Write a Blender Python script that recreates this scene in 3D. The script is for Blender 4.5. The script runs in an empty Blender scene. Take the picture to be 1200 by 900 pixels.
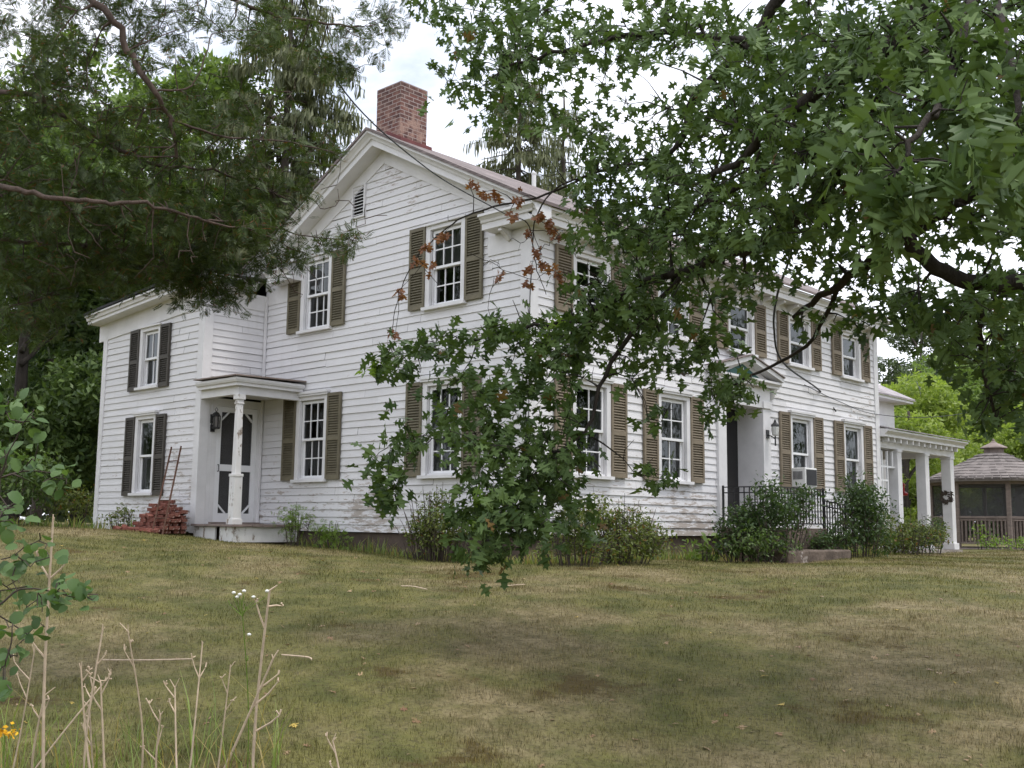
import bpy, math, random
import numpy as np
from mathutils import Matrix, Vector
random.seed(7); rng = np.random.default_rng(7)
sc = bpy.context.scene
COL = sc.collection
# ------------------------------------------------------------------ camera
CF, YAW, PITCH, ROLL = 1258.2, 0.7536, 0.1304, 0.0116
CAM = np.array([10.5467, -11.6015, 0.1508])
FWD = np.array([-math.sin(YAW)*math.cos(PITCH), math.cos(YAW)*math.cos(PITCH), math.sin(PITCH)])
_r = np.array([math.cos(YAW), math.sin(YAW), 0.0]); _u = np.cross(_r, FWD)
RGT = math.cos(ROLL)*_r + math.sin(ROLL)*_u
UPV = -math.sin(ROLL)*_r + math.cos(ROLL)*_u
cd = bpy.data.cameras.new('camera'); cam = bpy.data.objects.new('camera', cd); COL.objects.link(cam)
cd.sensor_width = 36; cd.lens = CF/1200*36; cd.clip_end = 1500; cd.clip_start = .05
M = Matrix.Identity(4)
for i in range(3):
    M[i][0] = RGT[i]; M[i][1] = UPV[i]; M[i][2] = -FWD[i]; M[i][3] = CAM[i]
cam.matrix_world = M
sc.camera = cam
# ------------------------------------------------------------------ sky, sun, exposure
SUN_EL, SUN_AZ = math.radians(70), math.radians(75)      # azimuth measured from +y towards +x
w = bpy.data.worlds.new('World'); sc.world = w; w.use_nodes = True
nt = w.node_tree; nt.nodes.clear()
def wn(t): return nt.nodes.new(t)
sky = wn('ShaderNodeTexSky'); sky.sky_type = 'NISHITA'; sky.sun_disc = False
sky.sun_elevation = SUN_EL; sky.sun_rotation = SUN_AZ; sky.air_density = 1.0; sky.dust_density = 1.5
tc = wn('ShaderNodeTexCoord'); mp = wn('ShaderNodeMapping'); mp.inputs['Scale'].default_value = (1, 1, 2.2)
nz = wn('ShaderNodeTexNoise'); nz.inputs['Scale'].default_value = 2.2; nz.inputs['Detail'].default_value = 7; nz.inputs['Roughness'].default_value = .6
rp = wn('ShaderNodeValToRGB'); rp.color_ramp.elements[0].position = .22; rp.color_ramp.elements[1].position = .51
mx = wn('ShaderNodeMix'); mx.data_type = 'RGBA'; mx.inputs[7].default_value = (9.2, 9.5, 10.4, 1)
bg = wn('ShaderNodeBackground'); bg.inputs['Strength'].default_value = .10
out = wn('ShaderNodeOutputWorld')
nt.links.new(tc.outputs['Generated'], mp.inputs[0]); nt.links.new(mp.outputs[0], nz.inputs['Vector'])
nt.links.new(nz.outputs['Fac'], rp.inputs[0]); nt.links.new(rp.outputs[0], mx.inputs[0])
nt.links.new(sky.outputs[0], mx.inputs[6]); nt.links.new(mx.outputs[2], bg.inputs['Color']); nt.links.new(bg.outputs[0], out.inputs[0])
sl = bpy.data.lights.new('sun', 'SUN'); sl.energy = 1.25; sl.angle = math.radians(14); sl.color = (1, .96, .90)
so = bpy.data.objects.new('sun', sl); COL.objects.link(so)
sd = Vector((math.cos(SUN_EL)*math.sin(SUN_AZ), math.cos(SUN_EL)*math.cos(SUN_AZ), math.sin(SUN_EL)))
so.rotation_euler = sd.to_track_quat('Z', 'Y').to_euler(); so.location = (20, -10, 30)
vs = sc.view_settings; vs.view_transform = 'Standard'; vs.look = 'None'; vs.gamma = 1; vs.use_curve_mapping = False
vs.exposure = 0.84
sc.cycles.max_bounces = 6; sc.cycles.diffuse_bounces = 3; sc.cycles.glossy_bounces = 3; sc.cycles.transmission_bounces = 4
sc.cycles.transparent_max_bounces = 10; sc.cycles.caustics_reflective = False; sc.cycles.caustics_refractive = False
sc.cycles.use_denoising = True
# ------------------------------------------------------------------ coordinates
def at(px, py, dep):                                     # a point seen at photo pixel (1200x900), at a depth in metres
    return CAM + dep*(FWD + RGT*((px-600)/CF) + UPV*((450-py)/CF))
H_F = np.array([-math.sin(YAW), math.cos(YAW)]); H_R = np.array([math.cos(YAW), math.sin(YAW)])
def sstep(t): t = np.clip(t, 0, 1); return t*t*(3-2*t)
def gz(x, y):
    dx, dy = x-CAM[0], y-CAM[1]
    dep = dx*H_F[0]+dy*H_F[1]; lat = dx*H_R[0]+dy*H_R[1]
    return (-1.4 + 1.0*sstep(dep/16) + .38*sstep(-lat/8.4)*sstep((dep-8)/10)
            + .02*np.sin(x*1.3+y*.7)+.015*np.sin(x*.6-y*1.9))
def ld(lat, dep):                                        # lateral / forward of the camera, on the ground
    p = CAM[:2] + H_R*lat + H_F*dep
    return np.array([p[0], p[1], gz(p[0], p[1])])
def ground_at(px, py):
    d = FWD + RGT*((px-600)/CF) + UPV*((450-py)/CF)
    t = 1.0
    for _ in range(4000):
        p = CAM + d*t
        if p[2] <= gz(p[0], p[1]): break
        t += .02
    return p
# ------------------------------------------------------------------ mesh helpers
class MB:
    def __init__(s): s.v = []; s.f = []
    def poly(s, *pts):
        n = len(s.v); s.v += [tuple(map(float, p)) for p in pts]; s.f.append(tuple(range(n, n+len(pts)))); return s
    def box(s, x0, x1, y0, y1, z0, z1):
        n = len(s.v)
        s.v += [(x0,y0,z0),(x1,y0,z0),(x1,y1,z0),(x0,y1,z0),(x0,y0,z1),(x1,y0,z1),(x1,y1,z1),(x0,y1,z1)]
        s.f += [tuple(n+i for i in q) for q in ((3,2,1,0),(4,5,6,7),(0,1,5,4),(1,2,6,5),(2,3,7,6),(3,0,4,7))]
        return s
    def hexa(s, P):                                       # 8 points as box order
        n = len(s.v); s.v += [tuple(map(float, p)) for p in P]
        s.f += [tuple(n+i for i in q) for q in ((3,2,1,0),(4,5,6,7),(0,1,5,4),(1,2,6,5),(2,3,7,6),(3,0,4,7))]
        return s
    def bar(s, a, b, wd, th, up=(0,0,1)):                 # a rectangular bar from a to b
        a = Vector(a); b = Vector(b); d = (b-a).normalized(); up = Vector(up)
        sx = d.cross(up); sx = sx.normalized() if sx.length > 1e-5 else Vector((1,0,0)); sy = sx.cross(d).normalized()
        sx *= wd/2; sy *= th/2
        return s.hexa([a-sx-sy, a+sx-sy, a+sx+sy, a-sx+sy, b-sx-sy, b+sx-sy, b+sx+sy, b-sx+sy])
    def tube(s, pts, rad, sides=6, cap=True):
        pts = [np.array(p, float) for p in pts]; n0 = len(s.v); k = len(pts)
        if not hasattr(rad, '__len__'): rad = [rad]*k
        ref = np.array([.31, .17, .93])
        for i, p in enumerate(pts):
            d = pts[min(i+1, k-1)]-pts[max(i-1, 0)]; d = d/(np.linalg.norm(d)+1e-9)
            a = np.cross(d, ref); a /= np.linalg.norm(a)+1e-9; b = np.cross(d, a)
            for j in range(sides):
                t = 2*math.pi*j/sides; q = p + rad[i]*(math.cos(t)*a+math.sin(t)*b); s.v.append(tuple(q))
        for i in range(k-1):
            for j in range(sides):
                j2 = (j+1) % sides
                s.f.append((n0+i*sides+j, n0+i*sides+j2, n0+(i+1)*sides+j2, n0+(i+1)*sides+j))
        if cap:
            s.f.append(tuple(n0+j for j in reversed(range(sides)))); s.f.append(tuple(n0+(k-1)*sides+j for j in range(sides)))
        return s
    def lathe(s, prof, c=(0,0,0), sides=16):
        n0 = len(s.v); k = len(prof)
        for r, z in prof:
            for j in range(sides):
                t = 2*math.pi*j/sides; s.v.append((c[0]+r*math.cos(t), c[1]+r*math.sin(t), c[2]+z))
        for i in range(k-1):
            for j in range(sides):
                j2 = (j+1) % sides; s.f.append((n0+i*sides+j, n0+i*sides+j2, n0+(i+1)*sides+j2, n0+(i+1)*sides+j))
        s.f.append(tuple(n0+j for j in reversed(range(sides)))); s.f.append(tuple(n0+(k-1)*sides+j for j in range(sides)))
        return s
    def sweep(s, path, prof, zoff=None):                  # plan path, profile (out, z); outward is right of travel
        P = [np.array(p[:2], float) for p in path]; k = len(P); n0 = len(s.v); m = len(prof)
        for i in range(k):
            ds = []
            if i > 0: d = P[i]-P[i-1]; ds.append(d/np.linalg.norm(d))
            if i < k-1: d = P[i+1]-P[i]; ds.append(d/np.linalg.norm(d))
            ns = [np.array([d[1], -d[0]]) for d in ds]
            nn = sum(ns); nn = nn/(nn@ns[0]) if len(ns) > 1 else ns[0]
            for o, z in prof:
                q = P[i]+nn*o; s.v.append((q[0], q[1], z+(zoff[i] if zoff else 0)))
        for i in range(k-1):
            for j in range(m):
                j2 = (j+1) % m; s.f.append((n0+i*m+j, n0+i*m+j2, n0+(i+1)*m+j2, n0+(i+1)*m+j))
        s.f.append(tuple(n0+j for j in range(m))); s.f.append(tuple(n0+(k-1)*m+j for j in reversed(range(m))))
        return s
    def build(s, name, mat, parent=None, loc=None, rot=0, bevel=0, smooth=False):
        me = bpy.data.meshes.new(name); me.from_pydata(s.v, [], s.f); me.update()
        return link(name, me, mat, parent, loc, rot, bevel, smooth)
def link(name, me, mat, parent=None, loc=None, rot=0, bevel=0, smooth=False):
    o = bpy.data.objects.new(name, me); COL.objects.link(o)
    if mat and not me.materials: me.materials.append(mat)
    if loc is not None: o.location = tuple(float(c) for c in loc)
    o.rotation_euler = (0, 0, rot)
    if parent:
        o.parent = parent
    if bevel:
        b = o.modifiers.new('b', 'BEVEL'); b.width = bevel; b.segments = 2; b.limit_method = 'ANGLE'
    if smooth:
        me.polygons.foreach_set('use_smooth', [True]*len(me.polygons))
    return o
def empty(name, loc, label, cat, group=None, rot=0):
    o = bpy.data.objects.new(name, None); COL.objects.link(o); o.location = tuple(float(c) for c in loc); o.rotation_euler = (0,0,rot)
    o.empty_display_size = .2
    return tag(o, label, cat, group)
def tag(o, label, cat, group=None, kind=None):
    if label: o['label'] = label
    if cat: o['category'] = cat
    if group: o['group'] = group
    if kind: o['kind'] = kind
    return o
def kind(o, k): o['kind'] = k; return o
def fix_normals(o):
    import bmesh
    bm = bmesh.new(); bm.from_mesh(o.data); bmesh.ops.recalc_face_normals(bm, faces=bm.faces); bm.to_mesh(o.data); bm.free(); return o
def world_in(parent):                                     # parents are unrotated empties: local = world - location
    return np.array(parent.location)
def scatter(name, tv, tf, pos, X, Y, Z, scl, mat, parent=None, extra=None):
    """bake n copies of a small leaf template into one mesh (numpy)"""
    tv = np.array(tv, float); n = len(pos); k = len(tv)
    scl = np.broadcast_to(np.asarray(scl, float), (n,))
    L = tv[None]*scl[:, None, None]
    V = pos[:, None]+L[..., 0:1]*X[:, None]+L[..., 1:2]*Y[:, None]+L[..., 2:3]*Z[:, None]
    V = V.reshape(-1, 3)
    off = np.arange(n)*k
    lens = np.array([len(f) for f in tf]); flat = np.concatenate([np.array(f) for f in tf])
    loops = (off[:, None]+flat[None]).ravel(); starts = np.tile(lens, n)
    st = np.concatenate([[0], np.cumsum(starts)[:-1]])
    if extra is not None:                                 # merge already made (v, f)
        pass
    me = bpy.data.meshes.new(name)
    me.vertices.add(len(V)); me.vertices.foreach_set('co', V.astype(np.float32).ravel())
    me.loops.add(len(loops)); me.loops.foreach_set('vertex_index', loops.astype(np.int32))
    me.polygons.add(len(st)); me.polygons.foreach_set('loop_start', st.astype(np.int32))
    me.update(calc_edges=True); me.validate()
    o = link(name, me, mat, parent)
    if parent: V -= world_in(parent); me.vertices.foreach_set('co', V.astype(np.float32).ravel()); me.update()
    return o
def unit(a): return a/(np.linalg.norm(a, axis=-1, keepdims=True)+1e-9)
def frames(D, up, jitter=.5):
    """leaf axes: X along D, Z near up with jitter"""
    n = len(D); X = unit(D); U = unit(np.broadcast_to(up, (n,3))+rng.normal(0, jitter, (n,3)))
    Y = unit(np.cross(U, X)); Z = np.cross(X, Y); return X, Y, Z
# ------------------------------------------------------------------ materials
def new_mat(name):
    m = bpy.data.materials.new(name); m.use_nodes = True; n = m.node_tree; n.nodes.clear(); return m, n
def plain(name, col, rough=.6, var=.15, scale=6, bump=0, spec=.3, metal=0, isl=.0, stretch=(1,1,1), col2=None, thr=None):
    """principled with object-space noise variation (and an optional second colour where noise passes a threshold)"""
    m, n = new_mat(name); N = n.nodes.new; L = n.links.new
    o = N('ShaderNodeOutputMaterial'); b = N('ShaderNodeBsdfPrincipled'); L(b.outputs[0], o.inputs[0])
    b.inputs['Roughness'].default_value = rough; b.inputs['Specular IOR Level'].default_value = spec; b.inputs['Metallic'].default_value = metal
    t = N('ShaderNodeTexCoord'); mp = N('ShaderNodeMapping'); mp.inputs['Scale'].default_value = stretch; L(t.outputs['Object'], mp.inputs[0])
    z = N('ShaderNodeTexNoise'); z.inputs['Scale'].default_value = scale; z.inputs['Detail'].default_value = 6; z.inputs['Roughness'].default_value = .62; L(mp.outputs[0], z.inputs['Vector'])
    r = N('ShaderNodeMapRange'); r.inputs[1].default_value = .25; r.inputs[2].default_value = .75; r.inputs[3].default_value = 1-var; r.inputs[4].default_value = 1+var; L(z.outputs['Fac'], r.inputs[0])
    fac = r.outputs[0]
    if isl:
        g = N('ShaderNodeNewGeometry'); r2 = N('ShaderNodeMapRange'); r2.inputs[3].default_value = 1-isl; r2.inputs[4].default_value = 1+isl; L(g.outputs['Random Per Island'], r2.inputs[0])
        mm = N('ShaderNodeMath'); mm.operation = 'MULTIPLY'; L(fac, mm.inputs[0]); L(r2.outputs[0], mm.inputs[1]); fac = mm.outputs[0]
    vm = N('ShaderNodeVectorMath'); vm.operation = 'SCALE'; vm.inputs[0].default_value = col; L(fac, vm.inputs['Scale'])
    src = vm.outputs[0]
    if col2:
        z2 = N('ShaderNodeTexNoise'); z2.inputs['Scale'].default_value = scale*.8; z2.inputs['Detail'].default_value = 9; z2.inputs['Roughness'].default_value = .7
        mp2 = N('ShaderNodeMapping'); mp2.inputs['Scale'].default_value = stretch; mp2.inputs['Location'].default_value = (3.1,7.7,1.3); L(t.outputs['Object'], mp2.inputs[0]); L(mp2.outputs[0], z2.inputs['Vector'])
        rr = N('ShaderNodeValToRGB'); rr.color_ramp.elements[0].position = thr; rr.color_ramp.elements[1].position = thr+.05; L(z2.outputs['Fac'], rr.inputs[0])
        x = N('ShaderNodeMix'); x.data_type = 'RGBA'; x.inputs[7].default_value = (*col2, 1); L(rr.outputs[0], x.inputs[0]); L(src, x.inputs[6]); src = x.outputs[2]
    L(src, b.inputs['Base Color'])
    if bump:
        bp = N('ShaderNodeBump'); bp.inputs['Strength'].default_value = bump; bp.inputs['Distance'].default_value = .06 if bump >= .8 else .02; L(z.outputs['Fac'], bp.inputs['Height']); L(bp.outputs[0], b.inputs['Normal'])
    return m
def leaf_mat(name, c1, c2, transl=.35, c3=None, c3amt=.06, patch=.6, spec=.35):
    m, n = new_mat(name); N = n.nodes.new; L = n.links.new
    o = N('ShaderNodeOutputMaterial'); b = N('ShaderNodeBsdfPrincipled'); tr = N('ShaderNodeBsdfTranslucent'); ms = N('ShaderNodeMixShader'); ms.inputs[0].default_value = transl
    L(b.outputs[0], ms.inputs[1]); L(tr.outputs[0], ms.inputs[2]); L(ms.outputs[0], o.inputs[0])
    b.inputs['Roughness'].default_value = .5; b.inputs['Specular IOR Level'].default_value = spec
    g = N('ShaderNodeNewGeometry'); t = N('ShaderNodeTexCoord')
    z = N('ShaderNodeTexNoise'); z.inputs['Scale'].default_value = patch; z.inputs['Detail'].default_value = 3; L(t.outputs['Object'], z.inputs['Vector'])
    a = N('ShaderNodeMath'); a.operation = 'ADD'; L(g.outputs['Random Per Island'], a.inputs[0]); L(z.outputs['Fac'], a.inputs[1])
    r = N('ShaderNodeMapRange'); r.inputs[1].default_value = .35; r.inputs[2].default_value = 1.35; L(a.outputs[0], r.inputs[0])
    x = N('ShaderNodeMix'); x.data_type = 'RGBA'; x.inputs[6].default_value = (*c1,1); x.inputs[7].default_value = (*c2,1); L(r.outputs[0], x.inputs[0])
    src = x.outputs[2]
    if c3:
        c = N('ShaderNodeMath'); c.operation = 'GREATER_THAN'; c.inputs[1].default_value = 1-c3amt
        w1 = N('ShaderNodeTexWhiteNoise'); w1.noise_dimensions = '1D'; L(g.outputs['Random Per Island'], w1.inputs['W']); L(w1.outputs['Value'], c.inputs[0])
        x2 = N('ShaderNodeMix'); x2.data_type = 'RGBA'; x2.inputs[7].default_value = (*c3,1); L(c.outputs[0], x2.inputs[0]); L(src, x2.inputs[6]); src = x2.outputs[2]
    L(src, b.inputs['Base Color'])
    sc2 = N('ShaderNodeVectorMath'); sc2.operation = 'MULTIPLY'; sc2.inputs[1].default_value = (1.25, 1.35, .6); L(src, sc2.inputs[0]); L(sc2.outputs[0], tr.inputs['Color'])
    return m
MT = {}
MT['trim'] = plain('white trim paint', (.70,.69,.695), .55, .10, 3, .06, col2=(.42,.38,.33), thr=.665)
MT['trim_clean'] = plain('white sash paint', (.80,.80,.81), .45, .04, 4)
MT['olive'] = plain('olive shutter tone', (.145,.128,.086), .6, .2, 7, .1, isl=.12)
MT['tan'] = plain('tan shutter tone', (.195,.160,.114), .65, .2, 7, .1, isl=.12)
MT['dark_sh'] = plain('dark grey brown shutter tone', (.060,.053,.044), .6, .2, 7, .1, isl=.12)  # shutter tone is set per wall: olive gable, tan front, dark wing
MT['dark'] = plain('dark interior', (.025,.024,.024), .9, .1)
MT['curtain'] = plain('grey lace curtain cloth', (.30,.30,.31), .9, .1, 3)
MT['mossy'] = plain('dirty mossy stone', (.13,.10,.08), .95, .5, 4, .8, col2=(.34,.30,.27), thr=.60)
MT['stone'] = plain('foundation stone', (.10,.075,.06), .9, .4, 4, .6)
MT['concrete'] = plain('old concrete', (.30,.27,.24), .9, .35, 5, .5, col2=(.12,.09,.07), thr=.56)
MT['tar'] = plain('black roof edge', (.03,.03,.032), .8, .3)
MT['iron'] = plain('black painted iron', (.012,.012,.013), .45, .3, 20, spec=.5)
MT['rust'] = plain('rusty iron', (.075,.035,.022), .8, .4, 25)
MT['bark'] = plain('grey bark', (.075,.062,.052), .95, .45, 14, 1.0, stretch=(1,1,.25))
MT['bark_dark'] = plain('dark bark', (.045,.037,.031), .95, .45, 14, 1.0, stretch=(1,1,.25))
MT['bark_red'] = plain('cedar bark', (.095,.068,.056), .95, .4, 14, .8, stretch=(1,1,.25))
MT['twig'] = plain('bare twig', (.07,.055,.045), .9, .3, 20)
MT['oak'] = leaf_mat('oak leaf', (.043,.079,.024), (.122,.186,.058), .18, (.17,.11,.04), .008, patch=.5, spec=.22)
MT['dead'] = leaf_mat('dead oak leaf', (.17,.062,.028), (.27,.12,.06), .3)
MT['cedar'] = leaf_mat('cedar foliage', (.026,.046,.016), (.085,.120,.036), .28, (.18,.08,.035), .03, patch=.9)
MT['spruce'] = leaf_mat('spruce foliage', (.085,.105,.055), (.20,.21,.11), .25, patch=.4)
MT['maple'] = leaf_mat('maple leaf', (.080,.135,.032), (.195,.270,.080), .42, patch=.35)
MT['maple_dark'] = leaf_mat('shade tree leaf', (.042,.080,.026), (.130,.190,.058), .35, patch=.3)
MT['yellow_leaf'] = leaf_mat('yellow green leaf', (.16,.235,.045), (.34,.41,.11), .45, patch=.3)  # leaf colour lightened to stand in for direct sun on these trees
MT['far_leaf'] = leaf_mat('far wood leaf', (.060,.090,.045), (.14,.18,.085), .3, patch=.12)
MT['shrub'] = leaf_mat('shrub leaf', (.028,.055,.022), (.075,.120,.042), .35, patch=1.5)
MT['forsythia'] = leaf_mat('sparse shrub leaf', (.055,.085,.025), (.16,.19,.055), .4, (.20,.10,.03), .05, patch=1.5)
MT['bright'] = leaf_mat('bright herb leaf', (.10,.19,.025), (.22,.32,.06), .4, patch=2)
MT['vine'] = leaf_mat('round leaf', (.055,.110,.036), (.120,.195,.068), .35, patch=2)
MT['straw'] = plain('dry straw stalk', (.56,.44,.33), .85, .3, 20)
MT['flower_w'] = plain('white petals', (.8,.8,.76), .8, .05)
MT['flower_y'] = plain('yellow petals', (.75,.42,.02), .7, .1)
MT['red'] = plain('red enamel', (.35,.015,.02), .4, .1)
MT['flash'] = plain('red flashing', (.15,.05,.048), .7, .3)
MT['worn'] = plain('worn white paint', (.70,.69,.68), .7, .08, 5, .15, col2=(.27,.22,.18), thr=.555, stretch=(1.6,1.6,.8))
MT['wood_grey'] = plain('weathered grey wood', (.23,.185,.165), .9, .3, 5, .3, stretch=(1,1,3))
MT['screen_dark'] = plain('dark screen mesh', (.040,.040,.042), .9, .1)
MT['door_green'] = plain('dark green door paint', (.030,.050,.050), .4, .1, spec=.5)
MT['teal'] = plain('teal paint', (.045,.13,.12), .5, .1)
MT['cable'] = plain('black cable', (.015,.015,.016), .6, .1)
MT['grey_metal'] = plain('grey grille', (.035,.035,.038), .6, .2)
MT['ac'] = plain('white enamel', (.72,.72,.70), .4, .05)
def pane_mat(name, tint, refl):
    m, n = new_mat(name); N = n.nodes.new; L = n.links.new
    o = N('ShaderNodeOutputMaterial'); g = N('ShaderNodeBsdfGlossy'); g.inputs['Roughness'].default_value = .03; g.inputs['Color'].default_value = (.80,.84,.84,1)
    t = N('ShaderNodeBsdfTransparent'); t.inputs['Color'].default_value = (tint, tint, tint, 1)
    f = N('ShaderNodeFresnel'); f.inputs['IOR'].default_value = 1.5
    a = N('ShaderNodeMath'); a.operation = 'MULTIPLY_ADD'; a.inputs[1].default_value = 1.1; a.inputs[2].default_value = refl; L(f.outputs[0], a.inputs[0])
    tcn = N('ShaderNodeTexCoord'); z = N('ShaderNodeTexNoise'); z.inputs['Scale'].default_value = 2.5; L(tcn.outputs['Object'], z.inputs['Vector'])
    b = N('ShaderNodeBump'); b.inputs['Strength'].default_value = .08; b.inputs['Distance'].default_value = .05; L(z.outputs['Fac'], b.inputs['Height']); L(b.outputs[0], g.inputs['Normal'])
    x = N('ShaderNodeMixShader'); L(a.outputs[0], x.inputs[0]); L(t.outputs[0], x.inputs[1]); L(g.outputs[0], x.inputs[2]); L(x.outputs[0], o.inputs[0])
    return m
MT['pane'] = pane_mat('window glass', .48, .02)
MT['pane_dark'] = pane_mat('screened window glass', .34, .012)
def screen_mat():
    m, n = new_mat('insect screen'); N = n.nodes.new; L = n.links.new
    o = N('ShaderNodeOutputMaterial'); d = N('ShaderNodeBsdfDiffuse'); d.inputs['Color'].default_value = (.09,.09,.092,1); t = N('ShaderNodeBsdfTransparent')
    x = N('ShaderNodeMixShader'); x.inputs[0].default_value = .62; L(t.outputs[0], x.inputs[1]); L(d.outputs[0], x.inputs[2]); L(x.outputs[0], o.inputs[0]); return m
MT['screen'] = screen_mat()
def siding_mat():
    m, n = new_mat('weathered clapboard paint'); N = n.nodes.new; L = n.links.new
    o = N('ShaderNodeOutputMaterial'); b = N('ShaderNodeBsdfPrincipled'); L(b.outputs[0], o.inputs[0]); b.inputs['Roughness'].default_value = .65; b.inputs['Specular IOR Level'].default_value = .2
    t = N('ShaderNodeTexCoord'); g = N('ShaderNodeNewGeometry')
    def noise(sx, sz, scale, det=8, ro=.65, loc=(0,0,0)):
        mp = N('ShaderNodeMapping'); mp.inputs['Scale'].default_value = (sx, sx, sz); mp.inputs['Location'].default_value = loc; L(t.outputs['Object'], mp.inputs[0])
        z = N('ShaderNodeTexNoise'); z.inputs['Scale'].default_value = scale; z.inputs['Detail'].default_value = det; z.inputs['Roughness'].default_value = ro; L(mp.outputs[0], z.inputs['Vector']); return z.outputs['Fac']
    def mth(op, a, bb, c=None):
        q = N('ShaderNodeMath'); q.operation = op
        for i, v in enumerate((a, bb, c)):
            if v is None: continue
            if isinstance(v, (int, float)): q.inputs[i].default_value = v
            else: L(v, q.inputs[i])
        return q.outputs[0]
    def ramp(v, a, bb):
        r = N('ShaderNodeMapRange'); r.interpolation_type = 'SMOOTHSTEP'; r.inputs[1].default_value = a; r.inputs[2].default_value = bb; L(v, r.inputs[0]); return r.outputs[0]
    sep = N('ShaderNodeSeparateXYZ'); L(t.outputs['Object'], sep.inputs[0])
    dirt = noise(.5, 1.0, 1.3, 5)
    # board tint
    r1 = N('ShaderNodeMapRange'); r1.inputs[3].default_value = .945; r1.inputs[4].default_value = 1.03; L(g.outputs['Random Per Island'], r1.inputs[0])
    r2 = N('ShaderNodeMapRange'); r2.inputs[1].default_value = .3; r2.inputs[2].default_value = .7; r2.inputs[3].default_value = .93; r2.inputs[4].default_value = 1.03; L(dirt, r2.inputs[0])
    tint = mth('MULTIPLY', r1.outputs[0], r2.outputs[0])
    vm = N('ShaderNodeVectorMath'); vm.operation = 'SCALE'; vm.inputs[0].default_value = (.715,.705,.715); L(tint, vm.inputs['Scale'])
    # flaked paint: long flakes along the boards in loose patches
    flake = noise(1.6, 9, 2.0, 10, .72, (2,5,1)); patchn = noise(.35, .6, 1.2, 3, .5, (9,1,4))
    low = ramp(sep.outputs['Z'], 1.9, -.1)                 # old boards near the sill are the most worn
    thr = mth('ADD', mth('MULTIPLY', patchn, .55), mth('MULTIPLY', low, .115))
    f = ramp(mth('ADD', flake, thr), .905, .985)
    x = N('ShaderNodeMix'); x.data_type = 'RGBA'; x.inputs[7].default_value = (.40,.355,.32,1); L(f, x.inputs[0]); L(vm.outputs[0], x.inputs[6])
    stain = noise(6, .6, 1.0, 6, .6, (1,1,9)); sf = mth('MULTIPLY', ramp(stain, .55, .75), .16)
    x2 = N('ShaderNodeMix'); x2.data_type = 'RGBA'; x2.inputs[7].default_value = (.36,.33,.29,1); L(sf, x2.inputs[0]); L(x.outputs[2], x2.inputs[6]); L(x2.outputs[2], b.inputs['Base Color'])
    bp = N('ShaderNodeBump'); bp.inputs['Strength'].default_value = .25; bp.inputs['Distance'].default_value = .01; L(flake, bp.inputs['Height']); L(bp.outputs[0], b.inputs['Normal'])
    return m
MT['siding'] = siding_mat()
def brick_mat(name, scale):
    m, n = new_mat(name); N = n.nodes.new; L = n.links.new
    o = N('ShaderNodeOutputMaterial'); b = N('ShaderNodeBsdfPrincipled'); L(b.outputs[0], o.inputs[0]); b.inputs['Roughness'].default_value = .9
    t = N('ShaderNodeTexCoord'); sep = N('ShaderNodeSeparateXYZ'); L(t.outputs['Object'], sep.inputs[0])
    a = N('ShaderNodeMath'); a.operation = 'ADD'; L(sep.outputs[0], a.inputs[0]); L(sep.outputs[1], a.inputs[1])
    cm = N('ShaderNodeCombineXYZ'); L(a.outputs[0], cm.inputs[0]); L(sep.outputs[2], cm.inputs[1])
    k = N('ShaderNodeTexBrick'); k.inputs['Scale'].default_value = 1; k.inputs['Brick Width'].default_value = .205; k.inputs['Row Height'].default_value = .072; k.inputs['Mortar Size'].default_value = .008
    k.inputs['Color1'].default_value = (.075,.034,.031,1); k.inputs['Color2'].default_value = (.165,.066,.052,1); k.inputs['Mortar'].default_value = (.33,.27,.25,1); k.inputs['Bias'].default_value = -.1
    L(cm.outputs[0], k.inputs['Vector'])
    z = N('ShaderNodeTexNoise'); z.inputs['Scale'].default_value = 7; z.inputs['Detail'].default_value = 9; z.inputs['Roughness'].default_value = .7; L(t.outputs['Object'], z.inputs['Vector'])
    r = N('ShaderNodeValToRGB'); r.color_ramp.elements[0].position = .44; r.color_ramp.elements[1].position = .60; L(z.outputs['Fac'], r.inputs[0])
    x = N('ShaderNodeMix'); x.data_type = 'RGBA'; x.inputs[7].default_value = (.34,.22,.175,1); L(r.outputs[0], x.inputs[0]); L(k.outputs[0], x.inputs[6])
    hz = N('ShaderNodeMapRange'); hz.inputs[1].default_value = 7.45; hz.inputs[2].default_value = 7.15; hz.inputs[3].default_value = .30; hz.inputs[4].default_value = .95; L(sep.outputs[2], hz.inputs[0])
    mq = N('ShaderNodeMath'); mq.operation = 'MULTIPLY'; L(hz.outputs[0], mq.inputs[1]); L(r.outputs[0], mq.inputs[0]); L(mq.outputs[0], x.inputs[0])
    L(x.outputs[2], b.inputs['Base Color'])
    bp = N('ShaderNodeBump'); bp.inputs['Strength'].default_value = .7; bp.inputs['Distance'].default_value = .012; bp.invert = True; L(k.outputs['Fac'], bp.inputs['Height']); L(bp.outputs[0], b.inputs['Normal'])
    return m
MT['chimney'] = brick_mat('old chimney brick', 1)
MT['brick'] = plain('loose red brick', (.185,.066,.048), .9, .45, 9, .4, isl=.3, col2=(.34,.25,.21), thr=.58)
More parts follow.
